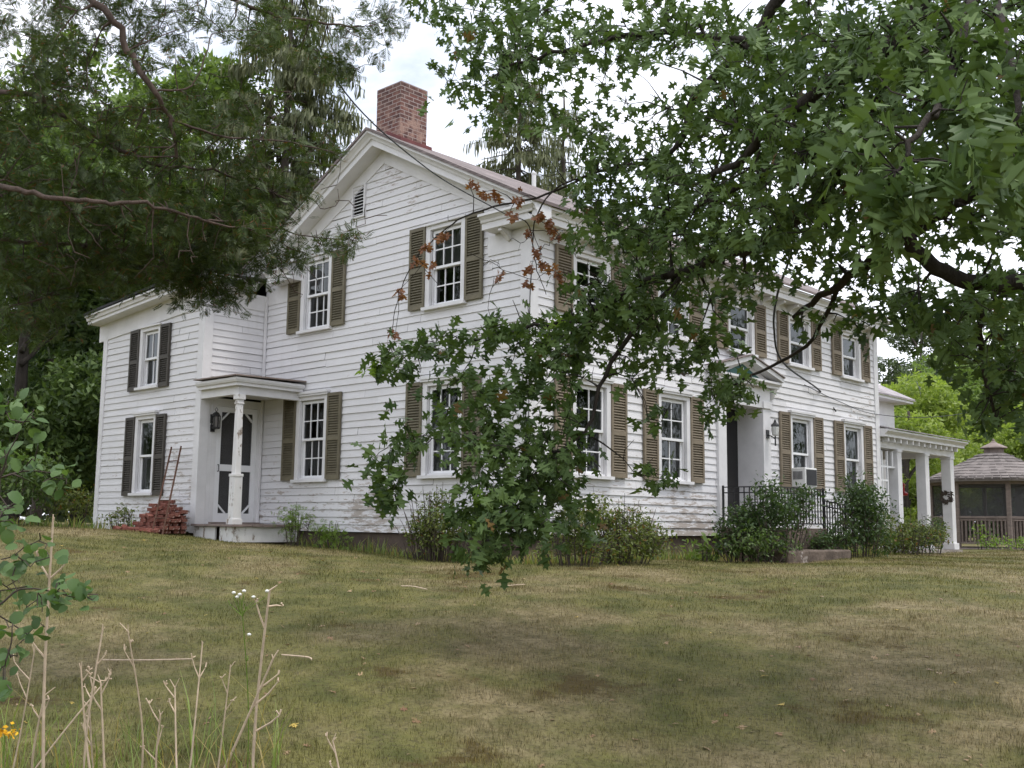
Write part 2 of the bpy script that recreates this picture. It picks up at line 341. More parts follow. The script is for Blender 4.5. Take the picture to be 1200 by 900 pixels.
def shingle_mat(name, c1, c2, rw, rh):
    m, n = new_mat(name); N = n.nodes.new; L = n.links.new
    o = N('ShaderNodeOutputMaterial'); b = N('ShaderNodeBsdfPrincipled'); L(b.outputs[0], o.inputs[0]); b.inputs['Roughness'].default_value = .9
    t = N('ShaderNodeTexCoord'); sep = N('ShaderNodeSeparateXYZ'); L(t.outputs['Object'], sep.inputs[0])
    cm = N('ShaderNodeCombineXYZ'); L(sep.outputs[1], cm.inputs[0]); L(sep.outputs[2], cm.inputs[1])
    k = N('ShaderNodeTexBrick'); k.inputs['Scale'].default_value = 1; k.inputs['Brick Width'].default_value = rw; k.inputs['Row Height'].default_value = rh; k.inputs['Mortar Size'].default_value = rh*.05
    k.inputs['Color1'].default_value = (*c1,1); k.inputs['Color2'].default_value = (*c2,1); k.inputs['Mortar'].default_value = (c1[0]*.35,c1[1]*.35,c1[2]*.35,1); L(cm.outputs[0], k.inputs['Vector'])
    z = N('ShaderNodeTexNoise'); z.inputs['Scale'].default_value = 2; z.inputs['Detail'].default_value = 8; L(t.outputs['Object'], z.inputs['Vector'])
    r = N('ShaderNodeMapRange'); r.inputs[1].default_value = .3; r.inputs[2].default_value = .7; r.inputs[3].default_value = .7; r.inputs[4].default_value = 1.3; L(z.outputs['Fac'], r.inputs[0])
    vm = N('ShaderNodeVectorMath'); vm.operation = 'SCALE'; L(k.outputs[0], vm.inputs[0]); L(r.outputs[0], vm.inputs['Scale']); L(vm.outputs[0], b.inputs['Base Color'])
    return m
MT['roof'] = shingle_mat('pinkish asphalt shingles', (.155,.124,.118), (.210,.172,.166), .3, .065)
MT['roof_grey'] = shingle_mat('weathered roofing', (.30,.27,.28), (.36,.33,.34), .3, .065)
# lawn: patches shared by the soil sheet and the blades
def lawn_mat(name, blades):
    m, n = new_mat(name); N = n.nodes.new; L = n.links.new
    o = N('ShaderNodeOutputMaterial'); b = N('ShaderNodeBsdfPrincipled'); b.inputs['Roughness'].default_value = .85; b.inputs['Specular IOR Level'].default_value = .15
    t = N('ShaderNodeTexCoord')
    def noise(scale, det, loc=(0,0,0), ro=.6):
        mp = N('ShaderNodeMapping'); mp.inputs['Location'].default_value = loc; L(t.outputs['Object'], mp.inputs[0])
        z = N('ShaderNodeTexNoise'); z.inputs['Scale'].default_value = scale; z.inputs['Detail'].default_value = det; z.inputs['Roughness'].default_value = ro; L(mp.outputs[0], z.inputs['Vector']); return z.outputs['Fac']
    def ramp(v, a, bb):
        r = N('ShaderNodeMapRange'); r.interpolation_type = 'SMOOTHSTEP'; r.inputs[1].default_value = a; r.inputs[2].default_value = bb; L(v, r.inputs[0]); return r.outputs[0]
    def mix(f, a, bb):
        x = N('ShaderNodeMix'); x.data_type = 'RGBA'
        L(f, x.inputs[0])
        for i, c in ((6, a), (7, bb)):
            if isinstance(c, tuple): x.inputs[i].default_value = (*c, 1)
            else: L(c, x.inputs[i])
        return x.outputs[2]
    green = mix(ramp(noise(2.2, 5), .35, .65), (.082,.088,.027), (.156,.147,.050))
    dry = mix(ramp(noise(5, 5, (4,4,0)), .35, .65), (.160,.132,.063), (.265,.216,.120))
    c = mix(ramp(noise(.42, 8, (1,8,0), .68), .44, .62), green, dry)
    c = mix(ramp(noise(.8, 8, (6,2,0), .72), .565, .655), c, (.105,.082,.024) if blades else (.082,.060,.022))
    if not blades:
        c = mix(ramp(noise(26, 5, (0,0,0), .7), .45, .70), c, (.072,.060,.030))
    else:
        g = N('ShaderNodeNewGeometry'); r = N('ShaderNodeMapRange'); r.inputs[3].default_value = .5; r.inputs[4].default_value = 2.0; L(g.outputs['Random Per Island'], r.inputs[0])
        vm = N('ShaderNodeVectorMath'); vm.operation = 'SCALE'; L(c, vm.inputs[0]); L(r.outputs[0], vm.inputs['Scale']); c = vm.outputs[0]
    L(c, b.inputs['Base Color'])
    if blades:
        tr = N('ShaderNodeBsdfTranslucent'); L(c, tr.inputs['Color']); ms = N('ShaderNodeMixShader'); ms.inputs[0].default_value = .3; L(b.outputs[0], ms.inputs[1]); L(tr.outputs[0], ms.inputs[2]); L(ms.outputs[0], o.inputs[0])
    else:
        bp = N('ShaderNodeBump'); bp.inputs['Strength'].default_value = .8; bp.inputs['Distance'].default_value = .03; L(noise(22, 6), bp.inputs['Height']); L(bp.outputs[0], b.inputs['Normal']); L(b.outputs[0], o.inputs[0])
    return m
MT['lawn'] = lawn_mat('lawn soil and thatch', False); MT['blades'] = lawn_mat('lawn blades', True)
MT['herb_blade'] = leaf_mat('tall grass blade', (.10,.15,.035), (.24,.30,.08), .4, (.36,.28,.12), .2, patch=2)
# ------------------------------------------------------------------ ground
def axis(lo, hi, fine_lo, fine_hi, fine):
    a = list(np.arange(fine_lo, fine_hi+1e-6, fine)); st = fine
    x = fine_hi
    while x < hi: st *= 1.35; x += st; a.append(x)
    st = fine; x = fine_lo
    while x > lo: st *= 1.35; x -= st; a.insert(0, x)
    return np.array(a)
LA = axis(-350, 350, -16, 20, .35); DE = axis(-80, 600, 0, 40, .35)
LL, DD = np.meshgrid(LA, DE)
GX = CAM[0]+LL*H_R[0]+DD*H_F[0]; GY = CAM[1]+LL*H_R[1]+DD*H_F[1]; GZ = gz(GX, GY)
gv = np.stack([GX, GY, GZ], -1).reshape(-1, 3); nx = len(LA)
gf = [(j*nx+i, j*nx+i+1, (j+1)*nx+i+1, (j+1)*nx+i) for j in range(len(DE)-1) for i in range(nx-1)]
me = bpy.data.meshes.new('ground'); me.from_pydata(gv.tolist(), [], gf); me.update()
ground = kind(link('ground', me, MT['lawn'], smooth=True), 'structure')
# ------------------------------------------------------------------ farmhouse
R90 = math.pi/2
house = empty('farmhouse', (0,0,0), 'white clapboard two storey farmhouse with brown shutters and a brick chimney', 'house')
W = 6.86; LEN = 11.77; D_W = 1.304; WX0 = -10.704
AX, AZ, SL = -3.42, 6.84, .522
def roof_z(x): return AZ-SL*abs(x-AX)
def siding(L0, L1, z0, z1, openings=(), clip=None, course=.127, top=None):
    mb = MB(); z = z0
    while z < z1-.01:
        zt = min(z+course, z1); cuts = sorted({z, zt} | {c for o in openings for c in o[2:] if z+.004 < c < zt-.004})
        joints = []; a = L0+random.uniform(.6, 3.6)
        while a < L1-.3: joints.append(a); a += random.uniform(2.2, 4.2)
        edges = [L0]+joints+[L1]
        for e0, e1 in zip(edges[:-1], edges[1:]):
            dz = random.gauss(0, .0035); do = random.gauss(0, .0015); sk = random.gauss(0, .0025)
            for za, zb in zip(cuts[:-1], cuts[1:]):
                mid = (za+zb)/2; iv = [(e0+.0015, e1-.0015)]
                for a0, a1, b0, b1 in openings:
                    if b0 < mid < b1:
                        iv = [q for s, t in iv for q in ((s, min(t, a0)), (max(s, a1), t)) if q[1]-q[0] > .004]
                off = lambda q: -(.004+.017*(1-(q-z)/course)+do)
                for s, t in iv:
                    s0, t0, s1, t1 = s, t, s, t
                    if clip:
                        l0, r0 = clip(za); l1, r1 = clip(zb)
                        s0, t0, s1, t1 = max(s, l0), min(t, r0), max(s, l1), min(t, r1)
                        if t0-s0 < .01: continue
                        if t1 < s1: s1 = t1 = min(max((s1+t1)/2, s0), t0)
                    j = (dz if za == z else 0); k0 = sk if za == z else 0
                    mb.poly((s0, off(za), za+j-k0), (t0, off(za), za+j+k0), (t1, off(zb), zb), (s1, off(zb), zb))
                    if za == z: mb.poly((s0, off(za), za+j-k0), (s0, .004, za+j-k0), (t0, .004, za+j+k0), (t0, off(za), za+j+k0))
        z = zt
    return mb
# --- window positions: (centre along the wall, bottom, width, height)
GW = [(-1.81, 3.61, .935, 1.42), (-5.235, 3.61, .93, 1.42), (-1.81, .883, .935, 1.565), (-5.235, .883, .93, 1.565)]
FV = [1.4235, 3.6696, 5.9, 8.156, 10.459]
FWIN = [(v, 3.394, .965, 1.05) for v in FV]+[(FV[i], .894, .965, 1.54) for i in (0, 1, 3, 4)]
WW = [(1.918, 2.7046, .81, 1.24), (1.918, .645, .81, 1.557)]
op = lambda L, ins=.03: [(c-w_/2+ins, c+w_/2-ins, b+ins, b+h-ins) for c, b, w_, h in L]
def gclip(z):
    lim = (AZ-.40-z)/SL; return (AX-lim, AX+lim)
siding(-W, 0, 0, AZ-.40, op(GW)+[(-4.24, -3.93, 5.53, 6.08)], gclip).build('clapboard_wall', MT['siding'], house)
siding(0, LEN, 0, 4.62, op(FWIN)+[(5.29, 6.60, .1, 2.45)]).build('clapboard_wall', MT['siding'], house, rot=R90)
siding(0, -W-WX0, -.04, 4.1, op(WW)).build('clapboard_wall', MT['siding'], house, (WX0, -D_W, 0))
siding(-D_W, 0, .13, 4.3, [(-1.15, -.04, .1, 2.45)]).build('clapboard_wall', MT['siding'], house, (-W, 0, 0), R90)
# plain unseen walls of the body, the wing and the rear ell
MB().box(-W+.02, -.02, LEN-.1, LEN, -.3, 4.6).poly((-W, LEN, 4.6), (0, LEN, 4.6), (AX, LEN, AZ-.1)).build('rear_wall', MT['trim'], house)
MB().box(-W, -W+.1, .05, LEN-.1, -.3, 4.6).build('rear_wall', MT['trim'], house)
MB().box(WX0, WX0+.1, -D_W+.02, 5, -.4, 4.15).box(WX0+.1, -W, 4.9, 5, -.4, 4.2).build('rear_wall', MT['trim'], house)
fd = MB().box(-W-.0, -.035, .035, LEN-.04, -.95, -.012)
fd.build('foundation', MT['stone'], house)
MB().box(WX0+.03, -W-.03, -D_W+.04, 4.8, -.9, -.05).build('foundation', MT['stone'], house)
MB().box(-W+.35, -.5, .45, LEN-.4, -.1, 4.55).build('dark_room_box', MT['dark'], house)  # near-black box; the darkness of the unlit rooms is put into its colour
MB().box(WX0+.4, -W-.4, -D_W+.45, 4.5, 0, 4.0).build('dark_room_box', MT['dark'], house)
# corner boards
MB().box(-.155, .037, -.037, 0, -.015, 4.60).box(0, .037, 0, .155, -.015, 4.60).build('corner_board', MT['trim'], house)
MB().box(0, .037, LEN-.155, LEN+.037, -.015, 4.60).build('corner_board', MT['trim'], house)
MB().box(WX0-.037, WX0+.12, -D_W-.037, -D_W, -.06, 4.05).build('corner_board', MT['trim'], house)
MB().box(-W-.15, -W+.037, -D_W-.037, -D_W, -.06, 4.3).box(-W, -W+.037, -D_W, -D_W+.15, -.06, 4.3).build('corner_board', MT['trim'], house)
MB().box(-W+.028, -W+.085, -.058, -.028, .1, 4.45).build('corner_board', MT['trim'], house)
# friezes
mb = MB()
for sx in (1, -1):
    x_e = 0 if sx == 1 else -W
    a, b = (x_e, AX) if sx == 1 else (AX, x_e)
    za, zb = roof_z(a), roof_z(b)
    mb.hexa([(a, -.034, za-.49), (b, -.034, zb-.49), (b, .0, zb-.49), (a, 0, za-.49), (a, -.034, za-.14), (b, -.034, zb-.14), (b, 0, zb-.14), (a, 0, za-.14)])
mb.box(-.86, -.158, -.03, 0, 4.27, 4.58); mb.box(-W+.09, -6.0, -.03, 0, 4.27, 4.58)
mb.build('frieze', MT['trim'], house)
MB().box(.0, .033, .157, LEN-.157, 4.43, 4.60).build('frieze', MT['trim'], house)
# cornices: eave, rakes and returns
corn = [(0,4.60),(.31,4.60),(.31,4.70),(.335,4.705),(.345,4.74),(.385,4.78),(.41,4.785),(.41,4.825),(0,4.98)]
fix_normals(MB().sweep([(-.72,0),(0,0),(0,LEN+.0)], corn).build('cornice', MT['trim'], house))
fix_normals(MB().sweep([(-6.42,0),(-5.68,0)], corn).build('cornice', MT['trim'], house))
rk = [(0,-.24),(-.31,-.24),(-.31,-.135),(-.34,-.13),(-.36,-.085),(-.405,-.045),(-.43,-.04),(-.43,-.003),(0,-.003)]
mb = MB(); pth = [(.42, roof_z(.42)), (AX, AZ), (-7.28, roof_z(-7.28))]
for x, z in pth: mb.v += [(x, dy, z+dz) for dy, dz in rk]
m_ = len(rk)
for i in range(2):
    for j in range(m_): mb.f.append((i*m_+j, i*m_+(j+1) % m_, (i+1)*m_+(j+1) % m_, (i+1)*m_+j))
mb.f += [tuple(range(m_)), tuple(range(2*m_, 3*m_))]
fix_normals(mb.build('rake_cornice', MT['trim'], house))
# brackets
br = MB(); prof = [(.034,4.595),(.27,4.595),(.27,4.55),(.22,4.53),(.13,4.50),(.08,4.44),(.034,4.43)]
br.v = [(o, -.035, z) for o, z in prof]+[(o, .035, z) for o, z in prof]; k = len(prof)
br.f = [tuple(range(k)), tuple(range(2*k-1, k-1, -1))]+[(i, i+k, (i+1) % k+k, (i+1) % k) for i in range(k)]
b0 = fix_normals(br.build('bracket', MT['trim'], house)); b0.location = (0, .42, 0)
y = .42+.52
while y < LEN-.2:
    c = b0.copy(); COL.objects.link(c); c.location = (0, y, 0); y += .52
c = b0.copy(); COL.objects.link(c); c.location = (-.38, 0, 0); c.rotation_euler = (0,0,-R90)
# roof
def slab(xa, za, xb, zb, y0, y1, t):
    return [(xa,y0,za),(xb,y0,zb),(xb,y1,zb),(xa,y1,za),(xa,y0,za+t),(xb,y0,zb+t),(xb,y1,zb+t),(xa,y1,za+t)]
mb = MB(); mb.hexa(slab(AX, AZ, .45, roof_z(.45), -.455, LEN+.35, .05)); mb.hexa(slab(-7.31, roof_z(-7.31), AX-.001, AZ, -.455, LEN+.35, .05))
mb.build('roof', MT['roof'], house)
# chimney with red flashing
ch = MB().box(-3.75, -3.10, .04, .66, 6.2, 7.62).box(-3.752, -3.098, .038, .662, 7.62, 7.79).box(-3.6,-3.25,.2,.5,7.79,7.82)
ch.build('chimney', MT['chimney'], house, bevel=.008)
MB().hexa(slab(-3.42, roof_z(-3.42)+.052, -3.02, roof_z(-3.02)+.052, -.0, .72, .06)).build('flashing', MT['flash'], house)
vp_ = MB().lathe([(.045,0),(.045,.58),(.055,.60),(.055,.63),(.035,.64)], sides=12).build('vent_pipe', MT['ac'], house, (-3.55, 4.0, 6.6))
# gable louvre
mb = MB().box(-4.27, -4.235, -.05, .0, 5.50, 6.11).box(-3.935, -3.90, -.05, 0, 5.50, 6.11).box(-4.235, -3.935, -.05, 0, 5.50, 5.535).box(-4.235, -3.935, -.05, 0, 6.075, 6.11)
for i in range(9):
    z = 5.55+i*.058; mb.hexa([(-4.235,-.045,z),(-3.935,-.045,z),(-3.935,.02,z+.04),(-4.235,.02,z+.04),(-4.235,-.045,z+.008),(-3.935,-.045,z+.008),(-3.935,.02,z+.048),(-4.235,.02,z+.048)])
gv_ = mb.build('gable_vent', MT['trim'], house)
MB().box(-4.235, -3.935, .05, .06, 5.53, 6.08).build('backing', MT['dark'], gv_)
# --- wing eaves and roof
wz = lambda x: 4.19+.07*(x-WX0)
wp = [(0,0),(.30,0),(.30,.06),(.33,.065),(.35,.13),(.38,.135),(.38,.17),(0,.20)]
zc = wz(-W)
fix_normals(MB().sweep([(WX0-.25,-D_W),(-W,-D_W),(-W,-.44)], [(o, z+zc) for o, z in wp], [wz(WX0-.25)-zc, 0, 0]).build('cornice', MT['trim'], house))
mb = MB().hexa([(WX0-.25,-D_W-.034,wz(WX0)-.36),(-W+.0,-D_W-.034,zc-.38),(-W,-D_W,zc-.38),(WX0-.25,-D_W,wz(WX0)-.36),(WX0-.25,-D_W-.034,wz(WX0)),(-W,-D_W-.034,zc),(-W,-D_W,zc),(WX0-.25,-D_W,wz(WX0))])
mb.box(-W, -W+.034, -D_W+.001, -.06, zc-.30, zc); mb.build('frieze', MT['trim'], house)
mb = MB(); za, zb = wz(WX0-.25)+.185, zc+.185
mb.hexa([(WX0-.27,-D_W-.40,za-.01),(-W,-D_W-.40,zb-.0),(-W,5.2,zb+.5),(WX0-.27,5.2,za+.5),(WX0-.27,-D_W-.40,za+.04),(-W,-D_W-.40,zb+.05),(-W,5.2,zb+.55),(WX0-.27,5.2,za+.55)])
mb.hexa([(-W+.001,-D_W-.40,zb-.005),(-W+.40,-D_W-.40,zb-.005),(-W+.40,-.46,zb-.005),(-W+.001,-.46,zb+.05),(-W+.001,-D_W-.40,zb+.05),(-W+.40,-D_W-.40,zb+.035),(-W+.40,-.46,zb+.035),(-W+.001,-.46,zb+.10)])
mb.build('wing_roof', MT['tar'], house)
# --- windows: casing is the part; sashes, panes, sill and curtains its sub-parts
def add_window(loc, rot, w_, h, cols, rows, cu, cl, cap=False, curtain=None, pane='pane', dark_low=True):
    cw = .105; x0, x1 = -w_/2, w_/2
    f = MB().box(x0, x0+cw, -.046, .02, .03, h).box(x1-cw, x1, -.046, .02, .03, h).box(x0+cw, x1-cw, -.046, .02, h-cw, h)
    f.box(x0+cw, x0+cw+.02, .02, .17, .05, h-cw).box(x1-cw-.02, x1-cw, .02, .17, .05, h-cw).box(x0+cw+.02, x1-cw-.02, .02, .17, h-cw-.02, h-cw)
    f.box(x0-.015, x1+.015, -.085, -.047, h-.035, h+.0)
    if cap: f.box(x0-.03, x1+.03, -.10, .0, h+.001, h+.05)
    fo = f.build('window', MT['trim'], house, loc, rot, bevel=.004)
    MB().box(x0-.03, x1+.03, -.10, .17, -.02, .03).box(x0+cw+.02, x1-cw-.02, -.02, .10, .031, .06).build('sill', MT['trim'], fo)
    gx0, gx1 = x0+cw+.02, x1-cw-.02; zb, zt = .06, h-cw-.02; mid = zb+(zt-zb)*.5
    def sash(y0, z0, z1, c, r, pm):
        s = MB(); rail = .042; y1 = y0+.035
        s.box(gx0, gx0+rail, y0, y1, z0, z1).box(gx1-rail, gx1, y0, y1, z0, z1).box(gx0+rail, gx1-rail, y0, y1, z0, z0+rail).box(gx0+rail, gx1-rail, y0, y1, z1-rail, z1)
        a0, a1, b0, b1 = gx0+rail, gx1-rail, z0+rail, z1-rail
        for i in range(1, c): x = a0+(a1-a0)*i/c; s.box(x-.010, x+.010, y0+.004, y1-.004, b0, b1)
        for i in range(1, r):
            z = b0+(b1-b0)*i/r
            for q in range(c):
                xa = a0+(a1-a0)*q/c+(.010 if q else 0); xb = a0+(a1-a0)*(q+1)/c-(.010 if q < c-1 else 0)
                s.box(xa, xb, y0+.006, y1-.006, z-.010, z+.010)
        so_ = s.build('sash', MT['trim_clean'], fo)
        MB().poly((a0, y0+.018, b0), (a1, y0+.018, b0), (a1, y0+.018, b1), (a0, y0+.018, b1)).build('pane', MT[pm], fo)
    sash(.012, mid-.02, zt, cols, rows, pane)
    sash(.058, zb, mid+.02, cols, rows, 'pane_dark' if dark_low else pane)
    if curtain:
        for (f0, f1, g0, g1) in curtain:
            c = MB(); n = 14
            for i in range(n):
                t0, t1 = i/n, (i+1)/n
                p = lambda t: (gx0+(gx1-gx0)*(f0+(f1-f0)*t), .15+.018*math.sin(t*(f1-f0)*55))
                (xa, ya), (xb, yb) = p(t0), p(t1); z0_, z1_ = zb+(zt-zb)*g0, zb+(zt-zb)*g1
                c.poly((xa, ya, z0_), (xb, yb, z0_), (xb, yb, z1_), (xa, ya, z1_))
            c.build('curtain', MT['curtain'], fo)
    return fo
SH = {}
def add_shutter(wall_rot, loc, w_, h, mat):
    key = (round(w_,3), round(h,3), mat)
    if key not in SH:
        m = MB(); st = .048; x0, x1 = -w_/2, w_/2; t0, t1 = -.040, -.002
        m.box(x0, x0+st, t0, t1, 0, h).box(x1-st, x1, t0, t1, 0, h)
        zm = h*.47
        for a, b in ((0, .075), (zm-.035, zm+.035), (h-.06, h)): m.box(x0+st, x1-st, t0, t1, a, b)
        for a, b in ((.075, zm-.035), (zm+.035, h-.06)):
            n = max(4, int((b-a)/.042))
            for i in range(n):
                z = a+(b-a)*(i+.5)/n
                m.hexa([(x0+st,t0+.006,z-.019),(x1-st,t0+.006,z-.019),(x1-st,t1-.004,z+.010),(x0+st,t1-.004,z+.010),(x0+st,t0+.006,z-.011),(x1-st,t0+.006,z-.011),(x1-st,t1-.004,z+.018),(x0+st,t1-.004,z+.018)])
        m.box(x0+st, x1-st, t1-.004, t1, .01, h-.01)
        o = m.build('shutter', MT[mat], house); SH[key] = o
    else:
        o = SH[key].copy(); COL.objects.link(o)
    o.location = loc; o.rotation_euler = (0,0,wall_rot); return o
SHO = .026
full = [(0, .42, 0, 1), (.58, 1, 0, 1)]; low = [(0, 1, 0, .5)]; thin = [(0, .25, 0, 1), (.78, 1, 0, 1)]
gcur = [[(0,.9,.5,1)], [(0,.5,.5,.98)], [(.0,.3,0,.5)], None]
for i, (c, b, w_, h) in enumerate(GW):
    add_window((c, 0, b), 0, w_, h, 3, 2, 0, 0, cap=i > 1, curtain=gcur[i])
    for s in (-1, 1):
        add_shutter(0, (c+s*(w_/2+.195), -SHO, b+.02), .385, h-.04, 'olive')
fcur = {5: thin, 6: full, 7: [(0,1,0,.42)], 8: [(0,1,0,.47)], 3: [(0,.35,0,.5)], 4: None}
for i, (c, b, w_, h) in enumerate(FWIN):
    cols, rows = (2, 2) if i in (5, 6, 0, 1) else (1, 1)
    add_window((0, c, b), R90, w_, h, cols, rows, 0, 0, cap=i > 4, curtain=fcur.get(i), dark_low=i < 6)
    for s in (-1, 1):
        add_shutter(R90, (SHO, c+s*(w_/2+.205), b+.02), .405, h-.03, 'tan')
for i, (c, b, w_, h) in enumerate(WW):
    add_window((WX0+c, -D_W, b), 0, w_, h, (2, 1)[i], 1, 0, 0, cap=i == 1, curtain=[[(.05,.95,.45,1)], [(0,1,0,.48)]][i], dark_low=i == 0)
    for s in (-1, 1):
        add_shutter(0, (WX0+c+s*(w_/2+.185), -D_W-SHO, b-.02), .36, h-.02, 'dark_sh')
# --- main entry: pilasters, recess, door, pediment
e0, e1 = 5.29, 6.60
mb = MB()
for a, b in ((5.02, 5.29), (6.60, 6.87)):
    mb.box(0, .07, a, b, .0, 2.55); mb.box(0, .10, a-.02, b+.02, 0, .32); mb.box(0, .10, a-.02, b+.02, 2.42, 2.55)
mb.box(0, .06, 5.0, 6.89, 2.551, 2.82).box(0, .065, 5.2905, 6.5995, 2.42, 2.55)
so_ = mb.build('door_surround', MT['trim'], house, bevel=.004)
MB().box(-.62, -.0, e0-.06, e0, .1, 2.5).box(-.62, 0, e1, e1+.06, .1, 2.5).box(-.62, 0, e0, e1, 2.42, 2.5).box(-.62, -.56, e0, 5.40, .1, 2.42).box(-.62, -.56, 6.43, e1, .1, 2.42).box(-.62, -.56, 5.40, 6.43, 2.26, 2.42).box(-.62, .05, e0, e1, .05, .2).build('recess_panel', MT['trim'], so_)
pd = [(0,2.821),(.16,2.821),(.16,2.86),(.22,2.90),(.22,2.94),(0,2.96)]
P0, P1, PC = 4.72, 7.08, 5.90
ped = MB()
ped.sweep([(0.0,P0),(0.0,P1)], pd)
ped.v += []                                               # horizontal cornice done; raking cornices follow
for s in (-1, 1):
    ye = P0-.03 if s < 0 else P1+.03
    A = [(0, ye, 2.945), (.25, ye, 2.945), (.25, ye, 3.03), (0, ye, 3.03)]; B = [(0, PC, 3.25), (.25, PC, 3.25), (.25, PC, 3.34), (0, PC, 3.34)]
    ped.hexa([A[0], A[1], B[1], B[0], A[3], A[2], B[2], B[3]])
ped.v += [(.05, P0+.1, 2.955), (.05, P1-.1, 2.955), (.05, PC, 3.26)]; n_ = len(ped.v); ped.f.append((n_-3, n_-2, n_-1))
po = fix_normals(ped.build('pediment', MT['trim'], so_))
MB().poly((.056, PC-.62, 2.985), (.056, PC+.62, 2.985), (.056, PC, 3.20)).build('tympanum', MT['teal'], so_)
MB().box(.057, .075, PC-.05, PC+.05, 2.985, 3.05).box(.057,.075,PC-.015,PC+.015,3.05,3.13).build('ornament', MT['trim'], so_)
mb = MB()
for s in (-1, 1):
    ye = P0-.03 if s < 0 else P1+.03
    mb.hexa([(0,ye,3.032),(.28,ye,3.032),(.28,PC,3.342),(0,PC,3.342),(0,ye,3.052),(.28,ye,3.052),(.28,PC,3.362),(0,PC,3.362)])
mb.build('pediment_roof', MT['roof'], so_)
for yy in (4.92, 6.98): 
    MB().hexa([(.0,yy-.04,2.62),(.05,yy-.04,2.62),(.05,yy+.04,2.62),(0,yy+.04,2.62),(0,yy-.05,2.82),(.15,yy-.05,2.82),(.15,yy+.05,2.82),(0,yy+.05,2.82)]).build('bracket', MT['trim'], so_)
dr = MB().box(-.60, -.555, 5.41, 6.42, .205, 2.25).build('front_door', MT['door_green'], house)
MB().box(-.553, -.545, 5.53, 6.30, .95, 2.12).build('pane', MT['pane_dark'], dr)
MB().lathe([(.0,0),(.03,.0),(.03,.05),(.0,.06)], (-.53, 5.5, 1.1), 10).build('handle', MT['iron'], dr)
# --- kitchen porch in the nook of the wing
pr = empty('entry_porch', (-6.2,-.7,-.1), None, None); pr.parent = house
def padd(mb, name, mat, **k):
    L = np.array(pr.location); mb.v = [tuple(np.array(v)-L) for v in mb.v]; return mb.build(name, mat, pr, **k)
PX, PY = -5.55, -1.40
fas = [(-.16,2.50),(.02,2.50),(.02,2.55),(.05,2.56),(.07,2.60),(.07,2.635),(-.16,2.665)]
fix_normals(padd(MB().sweep([(-W+.04,PY),(PX,PY),(PX,-.03)], fas), 'fascia', MT['trim']))
padd(MB().box(-W+.04, PX-.06, PY+.06, PY+.18, 2.355, 2.499).box(PX-.18, PX-.06, PY+.18, -.03, 2.355, 2.499), 'beam', MT['trim'])
padd(MB().box(-W+.04, PX-.18, PY+.18, -.03, 2.44, 2.47), 'ceiling_board', MT['trim'])
padd(MB().hexa([(-W+.04,PY-.11,2.668),(PX+.11,PY-.11,2.652),(PX+.11,-.03,2.68),(-W+.04,-.03,2.72),(-W+.04,PY-.11,2.69),(PX+.11,PY-.11,2.675),(PX+.11,-.03,2.705),(-W+.04,-.03,2.75)]), 'porch_roof', MT['wood_grey'])
cx_, cy_ = PX-.10, PY+.12
ps = MB().box(cx_-.082, cx_+.082, cy_-.082, cy_+.082, .16, .95).box(cx_-.10, cx_+.10, cy_-.10, cy_+.10, .10, .20).box(cx_-.092, cx_+.092, cy_-.092, cy_+.092, .92, .97)
ps.hexa([(cx_-.06,cy_-.06,.97),(cx_+.06,cy_-.06,.97),(cx_+.06,cy_+.06,.97),(cx_-.06,cy_+.06,.97),(cx_-.05,cy_-.05,2.18),(cx_+.05,cy_-.05,2.18),(cx_+.05,cy_+.05,2.18),(cx_-.05,cy_+.05,2.18)])
ps.box(cx_-.065, cx_+.065, cy_-.065, cy_+.065, 2.18, 2.21).box(cx_-.056, cx_+.056, cy_-.056, cy_+.056, 2.21, 2.26).box(cx_-.078, cx_+.078, cy_-.078, cy_+.078, 2.26, 2.355)
padd(ps, 'porch_post', MT['worn'], bevel=.008)
fl = MB()
for i in range(7):
    y0 = PY-.02+i*.205; fl.box(-W+.04, PX+.06+random.uniform(-.02,.03), y0, min(y0+.198, -.03), .065+random.uniform(-.006,.006), .105+random.uniform(-.008,.008))
padd(fl, 'porch_floor', MT['wood_grey'])
padd(MB().box(-W+.02, -6.12, PY+.05, PY+.08, -.22, .06).box(-5.98, PX, PY+.05, PY+.08, -.24, .06).box(PX-.02, PX+.01, PY+.08, -.03, -.2, .06), 'skirt_board', MT['worn'])
padd(MB().box(-W+.1, PX-.15, PY+.2, -.1, -.8, .05), 'foundation', MT['stone'])
sd_ = MB(); Lh = -W
sd_.box(Lh, Lh+.04, -1.075, -.985, .105, 2.40).box(Lh, Lh+.034, -1.15, -1.077, .105, 2.40).box(Lh, Lh+.04, -.125, -.035, .105, 2.40).box(Lh, Lh+.04, -.985, -.125, 2.26, 2.40)
padd(sd_, 'door_casing', MT['trim'])
y0, y1, z0, z1 = -.982, -.128, .14, 2.255
d = MB(); st = .095
d.box(Lh+.002, Lh+.036, y0, y0+st, z0, z1).box(Lh+.002, Lh+.036, y1-st, y1, z0, z1)
zm = 1.13
for a, b in ((z0, z0+.16), (zm-.06, zm+.06), (z1-.10, z1)): d.box(Lh+.002, Lh+.036, y0+st, y1-st, a, b)
for a, b in ((z0+.16, zm-.06), (zm+.06, z1-.10)):         # corner braces of the two screens
    for sy in (0, 1):
        for sz in (0, 1):
            if (a < zm-.1 and sz == 1): continue
            if (a > zm and sz == 0): continue
            yc = (y0+st) if sy == 0 else (y1-st); zc_ = b if sz else a; q = .15
            dy = q if sy == 0 else -q; dz = -q if sz else q
            d.bar((Lh+.018, yc+dy, zc_), (Lh+.018, yc, zc_+dz), .028, .045, (1,0,0))
do = padd(d, 'screen_door', MT['trim_clean'])
Lp = np.array(pr.location)
